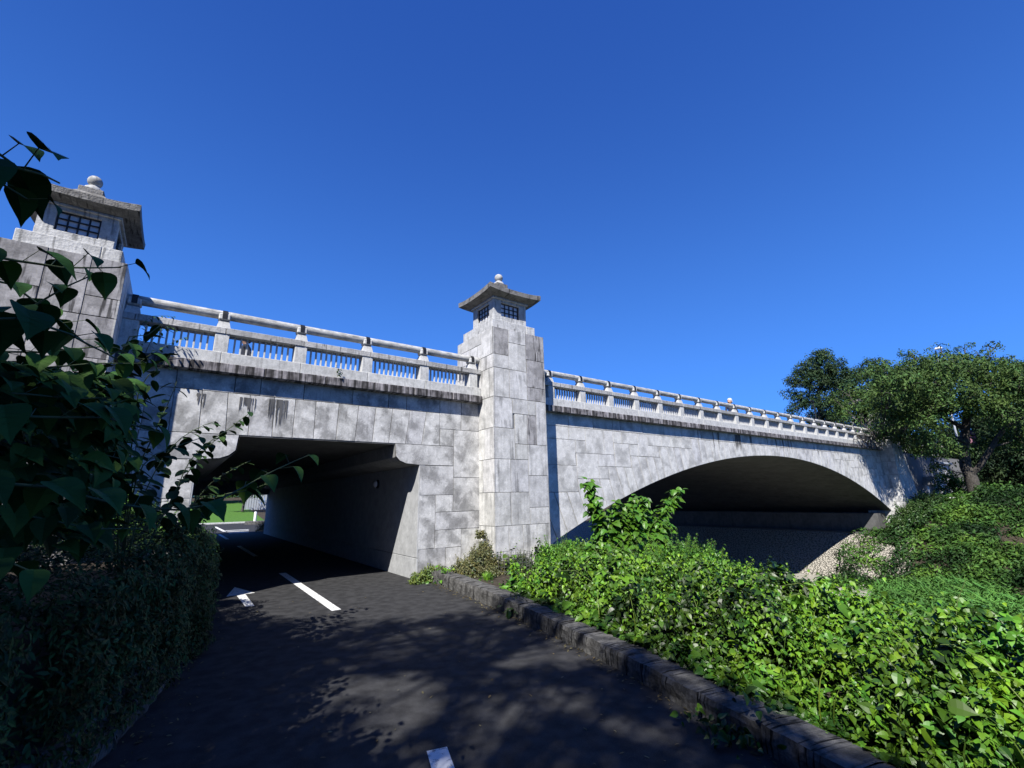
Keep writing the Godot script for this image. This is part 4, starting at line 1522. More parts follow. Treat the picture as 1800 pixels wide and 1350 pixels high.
func mound(called: String, label: String, cat: String, blobs: Array, per: float, cl: Mesh, s: float, col: Vector3) -> Node3D:
	var base := Vector3(blobs[0][0], blobs[0][1], blobs[0][2])
	var t := thing(called, label, cat, base)
	var xs := []
	var cs := []
	var st := MB.new()
	for q in blobs:
		var c := Vector3(q[0], q[1], q[2])
		var R: float = q[3]
		for i in int(per * R * R):
			var d := rdir()
			d.y = absf(d.y) * 1.1 - 0.1
			var p := c + d * R * pow(rng.randf(), 0.3) * (1.0 + 0.4 * hn.get_noise_3dv(d * 70.0 + c * 9.0))
			xs.append(lx(p - base, rdir(), d + Vector3(0, 0.8, 0) + rdir() * 0.4, s * rf(0.7, 1.3)))
			var m := hn.get_noise_3dv(p * 40.0)
			cs.append(tintc(col, rf(0.65, 1.35) * (1.0 + 0.5 * m), 0.4 * m + rf(-0.1, 0.15)))
		for k in int(26 * R):
			var a := rf(0, TAU)
			var dr := Vector3(cos(a) * rf(0.1, 0.9), 1.0, sin(a) * rf(0.1, 0.9)).normalized()
			var L := R * rf(0.35, 0.85)
			var p0 := c - base + Vector3(dr.x, dr.y * 0.9, dr.z) * R * 0.75
			limb(st, [c - base, p0, p0 + dr * L], 0.006, 0.002, 4)
			var br := rf(0.9, 1.7)
			for j in 7:
				var u := (j + 1.0) / 7.0
				var sd := Vector3(cos(j * 2.4), 0.1, sin(j * 2.4))
				xs.append(lx(p0 + dr * L * u, sd, Vector3.UP + sd * 0.4, s * 0.62 * (1.15 - 0.6 * u)))
				cs.append(tintc(col, br * (0.7 + 0.5 * u), rf(0.0, 0.3)))
		for k in 5:
			limb(st, [c - base + Vector3(0, -R * 0.6, 0), c - base + rdir() * R * 0.3, c - base + rdir() * R * 0.8], 0.008, 0.003, 4)
	obj("stems", st.mesh(), M.twig, t)
	multi("leaves", cl, M.leaf, t, xs, cs)
	return t

func make_left_plants() -> void:
	var big := leaf_mesh(0.78, 8, 0.32, 0.42, true)
	var br := [
		[Vector3(-0.62, 2.42, -1.33), Vector3(-0.45, 2.46, -1.33), Vector3(-0.40, 2.44, -1.36), Vector3(-0.35, 2.45, -1.37), Vector3(-0.32, 2.47, -1.43)],
		[Vector3(-0.8, 2.3, -1.8), Vector3(-0.55, 2.39, -1.80), Vector3(-0.46, 2.40, -1.82), Vector3(-0.36, 2.43, -1.88), Vector3(-0.24, 2.49, -1.93)],
		[Vector3(-0.8, 2.1, -2.15), Vector3(-0.60, 2.24, -2.15), Vector3(-0.49, 2.35, -2.15), Vector3(-0.41, 2.45, -2.14), Vector3(-0.33, 2.55, -2.17)],
		[Vector3(-0.7, 2.1, -1.65), Vector3(-0.48, 2.16, -1.67), Vector3(-0.38, 2.19, -1.69), Vector3(-0.29, 2.17, -1.71), Vector3(-0.20, 2.15, -1.84)],
		[Vector3(-0.7, 1.9, -1.73), Vector3(-0.45, 1.94, -1.73), Vector3(-0.31, 1.94, -1.76), Vector3(-0.20, 1.96, -1.82), Vector3(-0.05, 1.93, -1.89)],
		[Vector3(-0.7, 1.75, -1.85), Vector3(-0.45, 1.77, -1.85), Vector3(-0.30, 1.76, -1.88), Vector3(-0.12, 1.70, -1.95), Vector3(0.05, 1.68, -2.00), Vector3(0.17, 1.73, -2.09), Vector3(0.31, 1.82, -2.17), Vector3(0.48, 1.91, -2.24)],
		[Vector3(-0.6, 1.6, -1.66), Vector3(-0.37, 1.59, -1.66), Vector3(-0.31, 1.58, -1.67), Vector3(-0.26, 1.55, -1.67)],
		[Vector3(-0.9, 2.1, -2.46), Vector3(-0.67, 2.19, -2.46), Vector3(-0.50, 2.23, -2.50), Vector3(-0.34, 2.28, -2.51), Vector3(-0.19, 2.33, -2.62)],
		[Vector3(-0.9, 1.9, -2.7), Vector3(-0.68, 1.95, -2.70), Vector3(-0.46, 1.94, -2.75), Vector3(-0.28, 1.93, -2.78), Vector3(-0.12, 1.89, -2.89)],
		[Vector3(-0.9, 2.4, -2.3), Vector3(-0.70, 2.52, -2.36), Vector3(-0.59, 2.52, -2.39), Vector3(-0.46, 2.43, -2.45), Vector3(-0.37, 2.37, -2.59)],
		[Vector3(-0.8, 2.0, -2.19), Vector3(-0.58, 2.07, -2.19), Vector3(-0.46, 2.08, -2.22), Vector3(-0.33, 2.08, -2.24), Vector3(-0.22, 2.12, -2.35)],
		[Vector3(-0.8, 1.7, -2.34), Vector3(-0.55, 1.69, -2.34), Vector3(-0.39, 1.67, -2.37), Vector3(-0.23, 1.62, -2.39), Vector3(-0.09, 1.61, -2.50)],
		[Vector3(-1.0, 2.2, -2.83), Vector3(-0.78, 2.34, -2.83), Vector3(-0.55, 2.39, -2.87), Vector3(-0.34, 2.49, -2.98), Vector3(-0.20, 2.45, -3.11)],
		[Vector3(-1.0, 2.0, -3.0), Vector3(-0.79, 2.08, -3.08), Vector3(-0.58, 2.05, -3.13), Vector3(-0.30, 2.06, -3.27)],
		[Vector3(-0.8, 1.8, -2.42), Vector3(-0.60, 1.85, -2.42), Vector3(-0.46, 1.83, -2.45), Vector3(-0.32, 1.81, -2.48)]]
	br.append([Vector3(-0.62, 2.36, -1.36), Vector3(-0.48, 2.42, -1.37), Vector3(-0.42, 2.42, -1.39), Vector3(-0.36, 2.40, -1.42)])
	br.append([Vector3(-0.62, 2.42, -1.33), Vector3(-0.48, 2.50, -1.36), Vector3(-0.42, 2.49, -1.40), Vector3(-0.36, 2.46, -1.45)])
	var root := Vector3(-1.25, 0.6, -2.1)
	var stems := []
	for b in br:
		stems.append(b)
	stems.insert(0, [root, Vector3(-1.2, 1.2, -2.1), Vector3(-0.95, 2.0, -2.2), Vector3(-0.9, 2.4, -2.3)])
	for k in [Vector3(-0.62, 2.42, -1.33), Vector3(-0.7, 1.75, -1.85), Vector3(-1.0, 2.2, -2.83), Vector3(-0.6, 1.6, -1.66)]:
		stems.append([root, root.lerp(k, 0.5) + Vector3(-0.15, 0.1, 0), k])
	var bls := leafy_stems("broad_leaf_shrub", "overhanging shrub with large heart-shaped leaves in shade at the left edge, nearest plant", "shrub", stems, 0.007, big, M.big_leaf, 0.055, Vector2(0.075, 0.135), Vector3(0.036, 0.088, 0.02), 0.75, 0.055, 0.12)
	var xs := []
	var cs := []
	for i in 5600:
		var z := rf(-5.6, -2.2)
		var p := Vector3(lerpf(0.30 * z - 0.2, 0.062 * z - 0.05, pow(rng.randf(), 1.3)), 1.56 + (0.14 + 0.215 * -z) * pow(rng.randf(), 0.9), z)
		if hn.get_noise_3dv(p * 20.0) < -0.10:
			continue
		xs.append(lx(p - bls.position, Vector3(0.6, -0.8, 0.2) + rdir() * 0.8, Vector3(0.2, 1, 0.3) + rdir() * 0.6, rf(0.055, 0.115)))
		cs.append(tintc(Vector3(0.032, 0.078, 0.018), rf(0.4, 1.5), rf(-0.1, 0.25)))
	multi("inner_leaves", big, M.big_leaf, bls, xs, cs)
	# slender shrub seen dark against the sunlit wall
	var small := leaf_mesh(0.58, 6, 0.2, 0.2)
	var tw := [
		[Vector3(-0.3, 0.8, -6.2), Vector3(-0.05, 1.63, -6.60), Vector3(0.11, 2.07, -6.59), Vector3(0.29, 2.40, -6.56), Vector3(0.67, 2.82, -6.57)],
		[Vector3(-0.3, 0.8, -6.2), Vector3(-0.25, 1.75, -6.19), Vector3(-0.12, 2.22, -6.18), Vector3(0.05, 2.48, -6.25), Vector3(0.30, 2.64, -6.32)],
		[Vector3(-0.3, 0.8, -6.2), Vector3(-0.32, 1.85, -5.59), Vector3(-0.24, 2.27, -5.57), Vector3(-0.14, 2.73, -5.60), Vector3(-0.11, 2.92, -5.67)],
		[Vector3(-0.3, 0.8, -6.2), Vector3(0.17, 1.62, -6.80), Vector3(0.35, 1.95, -6.79), Vector3(0.63, 2.16, -6.76), Vector3(0.76, 2.24, -6.84)],
		[Vector3(-0.3, 0.8, -6.2), Vector3(-0.27, 1.94, -5.19), Vector3(-0.07, 2.20, -5.28), Vector3(0.14, 2.32, -5.36)],
		[Vector3(-0.3, 0.8, -6.2), Vector3(-0.01, 1.75, -6.00), Vector3(0.13, 2.21, -5.98), Vector3(0.41, 2.51, -6.03)],
		[Vector3(-0.3, 0.8, -6.2), Vector3(-0.38, 2.67, -5.40), Vector3(-0.27, 2.89, -5.36), Vector3(-0.19, 3.14, -5.41)],
		[Vector3(-0.3, 0.8, -6.2), Vector3(-0.49, 2.84, -4.84), Vector3(-0.39, 3.04, -4.80), Vector3(-0.27, 3.27, -4.95)],
		[Vector3(-0.3, 0.8, -6.2), Vector3(0.27, 1.62, -6.49), Vector3(0.47, 1.81, -6.48), Vector3(0.76, 1.87, -6.55), Vector3(0.95, 1.94, -6.63)]]
	leafy_stems("slender_shrub", "thin twiggy shrub with small pointed leaves, dark against the sunlit left wall of the underpass", "shrub", tw, 0.011, small, M.big_leaf, 0.06, Vector2(0.17, 0.26), Vector3(0.028, 0.06, 0.018), 0.35, 0.03, 0.4)
	var hang := []
	for p in [Vector3(-0.55, 4.35, -9.9), Vector3(-0.35, 4.3, -9.85), Vector3(-0.75, 4.5, -9.85)]:
		hang.append([Vector3(-0.7, 4.15, -9.95), p + Vector3(-0.1, 0.1, 0.05), p + Vector3(rf(0.0, 0.2), rf(0.2, 0.45), 0.1), p + Vector3(rf(0.2, 0.5), rf(0.25, 0.5), 0.12)])
	leafy_stems("ledge_creeper", "small creeper sprouting from the cornice where the balustrade meets the left pillar", "creeper", hang, 0.006, small, M.leaf, 0.05, Vector2(0.07, 0.12), Vector3(0.06, 0.12, 0.025), 0.5, 0.02, 0.1)
	var tuft := [[Vector3(2.55, 4.30, -9.92), Vector3(2.56, 4.42, -9.9), Vector3(2.54, 4.55, -9.9)], [Vector3(2.55, 4.30, -9.92), Vector3(2.6, 4.38, -9.88), Vector3(2.62, 4.48, -9.87)]]
	leafy_stems("ledge_weed", "tiny weed growing on the cornice below the middle of the left balustrade", "weed", tuft, 0.004, small, M.leaf, 0.03, Vector2(0.05, 0.09), Vector3(0.05, 0.09, 0.025), 0.4, 0.015, 0.1)
	# clipped hedge above the left retaining wall
	var hl := leaf_mesh(0.42, 3, 0.2, 0.15)
	xs = []
	cs = []
	for i in 60000:
		var z := rf(-9.4, -2.4)
		var xr := left_x(z) + 0.22 * sm(-5.2, -7.5, z) - 0.02
		var u := rng.randf()
		var y: float
		var x: float
		var top := 1.30 + 0.40 * hn.get_noise_2d(z * 12.0, 3.0) - 0.35 * sm(-4.6, -2.6, z)
		var nn: Vector3
		var bulge := 0.32 * hn.get_noise_3d(0, z * 30.0, 5.0)
		if u < 0.6:
			y = 0.10 + (top - 0.10) * pow(rng.randf(), 0.75) if z > -6.8 or rng.randf() < 0.7 else rf(0.02, 0.5)
			x = xr + bulge + 0.12 * hn.get_noise_2d(y * 34.0, z * 34.0) - 0.25 * pow(maxf(0.0, y - 0.7), 2.0) - absf(rng.randfn()) * 0.06
			nn = Vector3(0.9, 0.45, 0.3)
		else:
			x = xr - rf(0.1, 2.4)
			y = top + 0.25 * hn.get_noise_2d(x * 20.0, z * 20.0) - absf(rng.randfn()) * 0.05
			nn = Vector3(0.2, 1, 0.2)
		xs.append(lx(Vector3(x, y, z), rdir(), nn + rdir() * 0.6, rf(0.035, 0.075)))
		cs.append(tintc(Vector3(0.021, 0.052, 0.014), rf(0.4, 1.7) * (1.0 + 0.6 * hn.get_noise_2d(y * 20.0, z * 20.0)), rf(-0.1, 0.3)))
	var hedge := thing("hedge", "dense dark small-leaved hedge in shade above the left retaining wall", "hedge")
	var hc := MB.new()
	var prev := []
	for k in 16:
		var z := lerpf(-9.3, -2.5, k / 15.0)
		var xr := left_x(z) + 0.22 * sm(-5.2, -7.5, z) - 0.22
		var top := 0.92 - 0.35 * sm(-4.6, -2.6, z)
		var cur := [Vector3(xr, 0.4, z), Vector3(xr - 0.03, 0.7, z), Vector3(xr - 0.2, top, z), Vector3(xr - 2.4, top, z)]
		if k > 0:
			for j in 3:
				hc.quad(prev[j], cur[j], cur[j + 1], prev[j + 1], Vector3(1, 1, 0))
		prev = cur
	obj("inner_twigs", hc.mesh(), M.twig, hedge)
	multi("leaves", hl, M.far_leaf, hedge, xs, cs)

# ---------------------------------------------------------------- kerbs and walls beside the path
func make_kerbs() -> void:
	var t := thing("stone_kerb", "low weathered stone kerb wall along the right edge of the path", "kerb")
	var z := -9.75
	while z < 1.2:
		var L := rf(0.38, 0.75)
		var a := Vector3(kerb_x(z), 0, z)
		var c := Vector3(kerb_x(z + L), 0, z + L)
		var d := (c - a)
		var ux := d.normalized()
		var out := Vector3(-ux.z, 0, ux.x)
		if out.x > 0:
			out = -out
		var b := MB.new()
		b.uvo = Vector2(rf(0, 5), rf(0, 5))
		b.col = Color.WHITE * rf(0.8, 1.25)
		b.xf = Transform3D(Basis(ux, Vector3.UP, ux.cross(Vector3.UP)), a)
		var sgn := -1.0 if ux.cross(Vector3.UP).dot(out) > 0 else 1.0
		rough_block(b, d.length() - 0.004, lerpf(0.225, 0.165, sm(-8.5, -3.0, z)) + rf(-0.004, 0.004), 0.33 * sgn, 0.5)
		obj("kerb_stone", b.mesh(), M.kerb, t)
		z += L
	t = thing("retaining_wall", "low rough stone retaining wall under the hedge on the left of the path", "wall")
	z = -9.9
	while z < 0.5:
		var L := rf(0.45, 0.8)
		for course in 2:
			var a := Vector3(left_x(z), course * 0.19, z)
			var c := Vector3(left_x(z + L), course * 0.19, z + L)
			var d := (c - a)
			var ux := d.normalized()
			var b := MB.new()
			b.uvo = Vector2(rf(0, 5), rf(0, 5))
			b.col = Color.WHITE * rf(0.8, 1.25)
			b.xf = Transform3D(Basis(ux, Vector3.UP, ux.cross(Vector3.UP)), a)
			var sgn := 1.0 if ux.cross(Vector3.UP).x < 0 else -1.0
			rough_block(b, d.length() - 0.01, 0.185, 0.3 * sgn)
			obj("stone", b.mesh(), M.kerb, t)
		z += L

# a block along x, with an uneven split face at z = 0 and its back at z = w
func rough_block(b: MB, L: float, H: float, w: float, rough := 1.0) -> void:
	var nx := 7
	var ny := 4
	var pts := []
	var s := signf(w)
	for j in ny + 1:
		for i in nx + 1:
			var e := 0.0 if i == 0 or i == nx else 1.0
			var y := H * j / ny
			var z := -s * rf(-0.012, 0.02) * e * rough
			if j == ny:
				z = s * 0.012
			pts.append(Vector3(L * i / nx, y - (rf(0, 0.012) if j == ny else 0.0), z + (s * 0.008 if e == 0.0 else 0.0)))
	for j in ny:
		for i in nx:
			var p := j * (nx + 1) + i
			b.quad(pts[p], pts[p + 1], pts[p + nx + 2], pts[p + nx + 1], Vector3(0, 0, -s))
	var tp := []
	for j in 4:
		for i in nx + 1:
			if j == 0:
				tp.append(pts[ny * (nx + 1) + i])
			else:
				tp.append(Vector3(L * i / nx, H + rough * rf(-0.006, 0.008) - (0.01 if j == 3 else 0.0), w * j / 3.0))
	for j in 3:
		for i in nx:
			var p := j * (nx + 1) + i
			b.quad(tp[p], tp[p + 1], tp[p + nx + 2], tp[p + nx + 1], Vector3.UP)
	for x in [0.0, L]:
		b.quad(Vector3(x, 0, s * 0.01), Vector3(x, H - 0.012, s * 0.01), Vector3(x, H - 0.01, w), Vector3(x, 0, w), Vector3(-1 if x == 0.0 else 1, 0, 0))
	b.quad(Vector3(0, 0, w), Vector3(L, 0, w), Vector3(L, H - 0.01, w), Vector3(0, H - 0.01, w), Vector3(0, 0, s))

# ---------------------------------------------------------------- people
func capsule(p: Vector3, a: Vector3, b: Vector3, ra: float, rb: float) -> float:
	var d := b - a
	var t := clampf((p - a).dot(d) / maxf(d.length_squared(), 1e-9), 0.0, 1.0)
	return p.distance_to(a + d * t) - lerpf(ra, rb, t)

func skin_mesh(bones: Array, lo: Vector3, hi: Vector3, cell: float, k: float, paint: Callable) -> ArrayMesh:
	var nx := int((hi.x - lo.x) / cell) + 2
	var ny := int((hi.y - lo.y) / cell) + 2
	var nz_ := int((hi.z - lo.z) / cell) + 2
	var f := PackedFloat32Array()
	f.resize(nx * ny * nz_)
	f.fill(1.0)
	for z in nz_:
		for y in ny:
			for x in nx:
				var p := lo + Vector3(x, y, z) * cell
				var d := 1e3
				for q in bones:
					var e := capsule(p, q[0], q[1], q[2], q[3])
					if e > d + k:
						continue
					var h := clampf(0.5 + 0.5 * (d - e) / k, 0.0, 1.0)
					d = lerpf(d, e, h) - k * h * (1.0 - h)
				f[(z * ny + y) * nx + x] = d
	var idx := {}
	var v := PackedVector3Array()
	for z in nz_ - 1:
		for y in ny - 1:
			for x in nx - 1:
				var c := Vector3.ZERO
				var n := 0
				for e in 12:
					var ax := e / 4
					var o := Vector3i(x, y, z)
					var r := e % 4
					o[(ax + 1) % 3] += r & 1
					o[(ax + 2) % 3] += r >> 1
					var o2 := o
					o2[ax] += 1
					var fa := f[(o.z * ny + o.y) * nx + o.x]
					var fb := f[(o2.z * ny + o2.y) * nx + o2.x]
					if (fa < 0.0) != (fb < 0.0):
						c += Vector3(o).lerp(Vector3(o2), fa / (fa - fb))
						n += 1
				if n:
					idx[(z * ny + y) * nx + x] = v.size()
					v.append(lo + c / n * cell)
	var st := SurfaceTool.new()
	st.begin(Mesh.PRIMITIVE_TRIANGLES)
	st.set_smooth_group(0)
	for p in v:
		st.set_color(paint.call(p))
		st.add_vertex(p)
	for z in range(1, nz_ - 1):
		for y in range(1, ny - 1):
			for x in range(1, nx - 1):
				var o := Vector3i(x, y, z)
				var fa := f[(z * ny + y) * nx + x]
				for ax in 3:
					var o2 := o
					o2[ax] += 1
					var fb := f[(o2.z * ny + o2.y) * nx + o2.x]
					if (fa < 0.0) == (fb < 0.0):
						continue
					var q := []
					for r in [[0, 0], [-1, 0], [-1, -1], [0, -1]]:
						var g := o
						g[(ax + 1) % 3] += r[0]
						g[(ax + 2) % 3] += r[1]
						q.append(idx.get((g.z * ny + g.y) * nx + g.x, -1))
					if q.has(-1):
						continue
					if fa < 0.0:
						q.reverse()
					for j in [0, 1, 2, 0, 2, 3]:
						st.add_index(q[j])
	st.generate_normals()
	return st.commit()

# a walker facing -x, feet at the origin
func make_person(label: String, at: Vector3, shirt: Color, trousers: Color, hat: bool) -> void:
	var t := thing("person", label, "person", at, "people walking across the bridge")
	var V := func(x: float, y: float, z: float) -> Vector3: return Vector3(x, y, z)
	var bones := [[V.call(-0.01, 0.98, 0), V.call(0, 1.12, 0), 0.135, 0.12], [V.call(0, 1.12, 0), V.call(-0.02, 1.36, 0), 0.12, 0.13], [V.call(-0.02, 1.42, -0.15), V.call(-0.02, 1.42, 0.15), 0.065, 0.065], [V.call(-0.02, 1.44, 0), V.call(-0.04, 1.54, 0), 0.055, 0.05], [V.call(-0.05, 1.615, 0), V.call(-0.03, 1.67, 0), 0.082, 0.092], [V.call(-0.075, 1.56, 0), V.call(-0.09, 1.59, 0), 0.05, 0.055], [V.call(-0.135, 1.615, 0), V.call(-0.15, 1.597, 0), 0.014, 0.018], [V.call(-0.03, 1.62, -0.088), V.call(-0.03, 1.63, -0.092), 0.02, 0.02], [V.call(-0.03, 1.62, 0.088), V.call(-0.03, 1.63, 0.092), 0.02, 0.02]]
	for s in [-1.0, 1.0]:
		var sw: float = 0.14 * s
		bones.append([V.call(-0.02, 1.41, 0.19 * s), V.call(0.02 + sw * 0.6, 1.13, 0.22 * s), 0.052, 0.042])
		bones.append([V.call(0.02 + sw * 0.6, 1.13, 0.22 * s), V.call(-0.08 + sw, 0.89, 0.21 * s), 0.042, 0.03])
		bones.append([V.call(-0.08 + sw, 0.89, 0.21 * s), V.call(-0.11 + sw, 0.80, 0.2 * s), 0.032, 0.02])
		bones.append([V.call(0, 0.95, 0.09 * s), V.call(-0.03 - sw, 0.5, 0.09 * s), 0.088, 0.058])
		bones.append([V.call(-0.03 - sw, 0.5, 0.09 * s), V.call(0.04 - sw * 1.6, 0.09, 0.09 * s), 0.058, 0.04])
		bones.append([V.call(0.04 - sw * 1.6, 0.05, 0.09 * s), V.call(-0.12 - sw * 1.6, 0.035, 0.09 * s), 0.045, 0.035])
	var skin := Color(0.42, 0.24, 0.16)
	var paint := func(p: Vector3) -> Color:
		if p.y > 1.50:
			return skin
		if p.y > 0.96 and absf(p.z) < 0.5:
			return shirt
		if absf(p.z) > 0.15 and p.y > 0.7:
			return skin
		return trousers if p.y > 0.08 else Color(0.03, 0.03, 0.03)
	obj("body", skin_mesh(bones, Vector3(-0.45, -0.03, -0.32), Vector3(0.4, 1.80, 0.32), 0.022, 0.035, paint), M.cloth, t)
	var hair := [[Vector3(-0.015, 1.70, -0.02), Vector3(-0.015, 1.70, 0.02), 0.09, 0.09], [Vector3(0.025, 1.62, -0.03), Vector3(0.025, 1.62, 0.03), 0.075, 0.075]]
	var hm := skin_mesh(hair, Vector3(-0.16, 1.5, -0.16), Vector3(0.16, 1.84, 0.16), 0.016, 0.03, func(_p): return Color(0.5, 0.55, 0.62) if hat else Color(0.012, 0.011, 0.010))
	obj("cap" if hat else "hair", hm, M.cloth, t)

# ---------------------------------------------------------------- odds and ends
func make_details() -> void:
	# lamp on the tunnel wall
	var t := thing("wall_lamp", "small round bulkhead lamp high on the right wall inside the tunnel", "lamp", Vector3(4.57, 2.16, -12.76))
	var b := MB.new()
	b.xf = Transform3D(Basis(Vector3(0, 0, 1), PI / 2), Vector3.ZERO)
	b.lathe(PackedVector2Array([Vector2(0.115, 0.0), Vector2(0.12, 0.03), Vector2(0.10, 0.06)]), 18)
	obj("lamp_base", b.mesh(), M.dark_metal, t)
	b = MB.new()
	b.xf = Transform3D(Basis(Vector3(0, 0, 1), PI / 2), Vector3.ZERO)
	var pr := PackedVector2Array()
	for k in 7:
		var a := PI / 2 * k / 6.0
		pr.append(Vector2(0.098 * cos(a) if k < 6 else 0.0, 0.055 + 0.07 * sin(a)))
	b.lathe(pr, 18)
	obj("lamp_globe", b.mesh(), M.pane, t)
	# beyond the tunnel
	t = thing("bollard", "short white bollard on the kerb in front of the lawn beyond the tunnel", "bollard", Vector3(6.0, 0.25, -46.5))
	b = MB.new()
	b.lathe(PackedVector2Array([Vector2(0.11, 0.0), Vector2(0.11, 0.72), Vector2(0.085, 0.78), Vector2(0.0, 0.79)]), 14)
	obj("post", b.mesh(), M.white, t)
	t = thing("stone_planter", "low round stone kerb ring under the bollard beyond the tunnel", "planter", Vector3(6.2, 0.0, -46.6))
	b = MB.new()
	b.lathe(PackedVector2Array([Vector2(0.95, 0.0), Vector2(0.93, 0.22), Vector2(0.86, 0.25), Vector2(0.0, 0.25)]), 20)
	obj("ring", b.mesh(), M.kerb, t)
	b = MB.new()
	b.bbox(Vector3(-14, -0.1, -50.3), Vector3(16, 0.13, -50.0), 0.02)
	struct("road_kerb", b.mesh(), M.granite)
	b = MB.new()
	for k in 12:
		for j in 6:
			var x := -20.0 + k * 3.4
			var z := -50.3 - j * 4.0
			b.quad(Vector3(x, land(x, z) + 0.06, z), Vector3(x + 3.4, land(x + 3.4, z) + 0.06, z), Vector3(x + 3.4, land(x + 3.4, z - 4.0) + 0.06, z - 4.0), Vector3(x, land(x, z - 4.0) + 0.06, z - 4.0), Vector3.UP)
	struct("lawn", b.mesh(), M.lawn)
	var cl := clump_mesh(12, 0.6, 0.5, 3, 15)
	make_tree("lawn_tree", "small leafy tree on the lawn seen through the tunnel", [[[Vector3(6.3, 0.9, -59), Vector3(6.4, 2.2, -59), Vector3(6.2, 3.6, -59)], 0.16, 0.08]], [[6.0, 3.6, -59, 1.5], [7.1, 2.9, -58.6, 1.0], [5.0, 3.4, -59, 1.2], [6.2, 4.8, -59, 1.5]], 45.0, cl, 0.34, Vector3(0.05, 0.11, 0.02))
	make_tree("park_tree", "dark spreading tree behind the lawn seen through the left of the tunnel", [[[Vector3(2.5, 1.6, -70), Vector3(2.5, 4, -70), Vector3(2.7, 7, -70)], 0.3, 0.15]], [[1, 5, -70, 3.0], [4.5, 5.5, -71, 3.0], [7.5, 5.0, -72, 2.8], [-2.5, 5, -70, 3.0], [2, 8, -70, 3.2], [10.5, 4.5, -73, 2.8]], 9.0, cl, 0.6, Vector3(0.035, 0.075, 0.02))
	for k in 3:
		var bx := -9.0 + k * 11.0
		make_tree("park_tree", ["dark tree far behind the lawn, leftmost seen through the tunnel", "dark tree straight behind the lawn seen through the tunnel", "dark tree behind the pale boarding beyond the tunnel"][k], [[[Vector3(bx, 1.9, -88), Vector3(bx, 5, -88), Vector3(bx, 9, -88)], 0.4, 0.15]], [[bx, 5, -88, 4.5], [bx + 4.5, 5, -89, 4.0], [bx - 4.5, 5, -89, 4.0], [bx, 9.5, -88, 4.5], [bx + 3, 2.5, -87, 3.0], [bx - 3, 2.5, -87, 3.0]], 4.0, cl, 0.9, Vector3(0.03, 0.06, 0.018), "trees behind the lawn")
	mound("tunnel_end_weed", "pale weed at the right foot of the far tunnel mouth", "weed", [[4.8, 0.15, -33.0, 0.45], [5.2, 0.2, -33.4, 0.5]], 420.0, cl, 0.14, Vector3(0.09, 0.12, 0.05))
	t = thing("lattice_screen", "pale upright boarding behind the small tree beyond the tunnel", "fence", Vector3(8.3, 0.9, -62))
	for k in 14:
		b = MB.new()
		b.bbox(Vector3(-1.6 + k * 0.26, 0, 0), Vector3(-1.38 + k * 0.26, 2.3, 0.05), 0.01)
		obj("board", b.mesh(), M.grey_paint, t)
	# people on the deck
	make_person("person with dark hair in a dark top, seen through the balusters of the left span", Vector3(1.08, 4.2, -13.2), Color(0.015, 0.018, 0.03), Color(0.03, 0.03, 0.04), false)
	make_person("person in a pale cap and dark top, head and shoulders above the right handrail", Vector3(20.35, 4.2, -11.1), Color(0.03, 0.035, 0.06), Color(0.12, 0.08, 0.10), true)
	# street lamps
	lamp_post("slim dark lamp post rising behind the far end of the right balustrade", Vector3(43.6, 1.0, -16.5), 8.2, 0.06, false)
	lamp_post("pale street lamp whose head shows above the crown of the large tree", Vector3(48.2, 1.0, -8.9), 11.5, 0.07, true)
	# far end of the bridge: battered wing wall, hut, steps, rail
	t = thing("wing_wall", "battered grey stone wing wall beyond the third pillar, dappled with tree shade", "wall", Vector3(36.5, 0, 0))
	for r in 4:
		for c in 2:
			var y0 := -0.6 + r * 1.15
			var y1 := y0 + 1.14
			var ps := [Vector2(0.08 + c * (1.2 - 0.1 * r), y0), Vector2(0.08 + (c + 1) * (1.2 - 0.1 * r) - 0.012, y0), Vector2(0.08 + (c + 1) * (1.2 - 0.1 * (r + 1)) - 0.012, y1), Vector2(0.08 + c * (1.2 - 0.1 * (r + 1)), y1)]
			b = MB.new()
			b.uvo = Vector2(rf(0, 3), rf(0, 3))
			var ft := PackedVector3Array()
			for p in ps:
				ft.append(Vector3(p.x, p.y, -9.55 - 0.05 * p.y))
			b.poly(ft, Vector3(0, 0, 1))
			for i in 4:
				var p0 := ft[i]
				var p1 := ft[(i + 1) % 4]
				b.quad(p0, p1, Vector3(p1.x, p1.y, -11.5), Vector3(p0.x, p0.y, -11.5), Vector3((p0.x + p1.x) / 2 - 1.1, (p0.y + p1.y) / 2 - y0 - 0.55, 0))
			obj("stone", b.mesh(), M.pillar, t)
	t = thing("hut", "small white hut with one blue window beside the large tree", "hut", Vector3(46, 1.05, -11.4))
	b = MB.new()
	b.bbox(Vector3(0, 0, -1.6), Vector3(3, 2.5, 1.4), 0.03)
	obj("wall", b.mesh(), M.white, t)
	b = MB.new()
	b.bbox(Vector3(-0.25, 2.5, -1.9), Vector3(3.3, 2.66, 1.65), 0.03)
	obj("roof", b.mesh(), M.grey_paint, t)
	b = MB.new()
	b.bbox(Vector3(-0.05, 1.5, 0.15), Vector3(0.02, 2.25, 1.15), 0.01)
	var win := obj("window", b.mesh(), M.white, t)
	b = MB.new()
	b.box(Vector3(-0.056, 1.57, 0.22), Vector3(-0.04, 2.18, 1.08))
	obj("pane", b.mesh(), M.blue_glass, win)
	t = thing("concrete_steps", "pale concrete steps climbing beside the wing wall", "steps", Vector3(41.0, 0.9, -9.6))
	for k in 6:
		b = MB.new()
		b.bbox(Vector3(k * 0.32, 0, -1.3), Vector3(k * 0.32 + 0.5, 0.22 + k * 0.3, 0.0), 0.02)
		obj("step", b.mesh(), M.granite, t)
	t = thing("marker_post", "short white post with an orange band at the foot of the wing wall", "post", Vector3(39.2, 0.85, -9.2))
	b = MB.new()
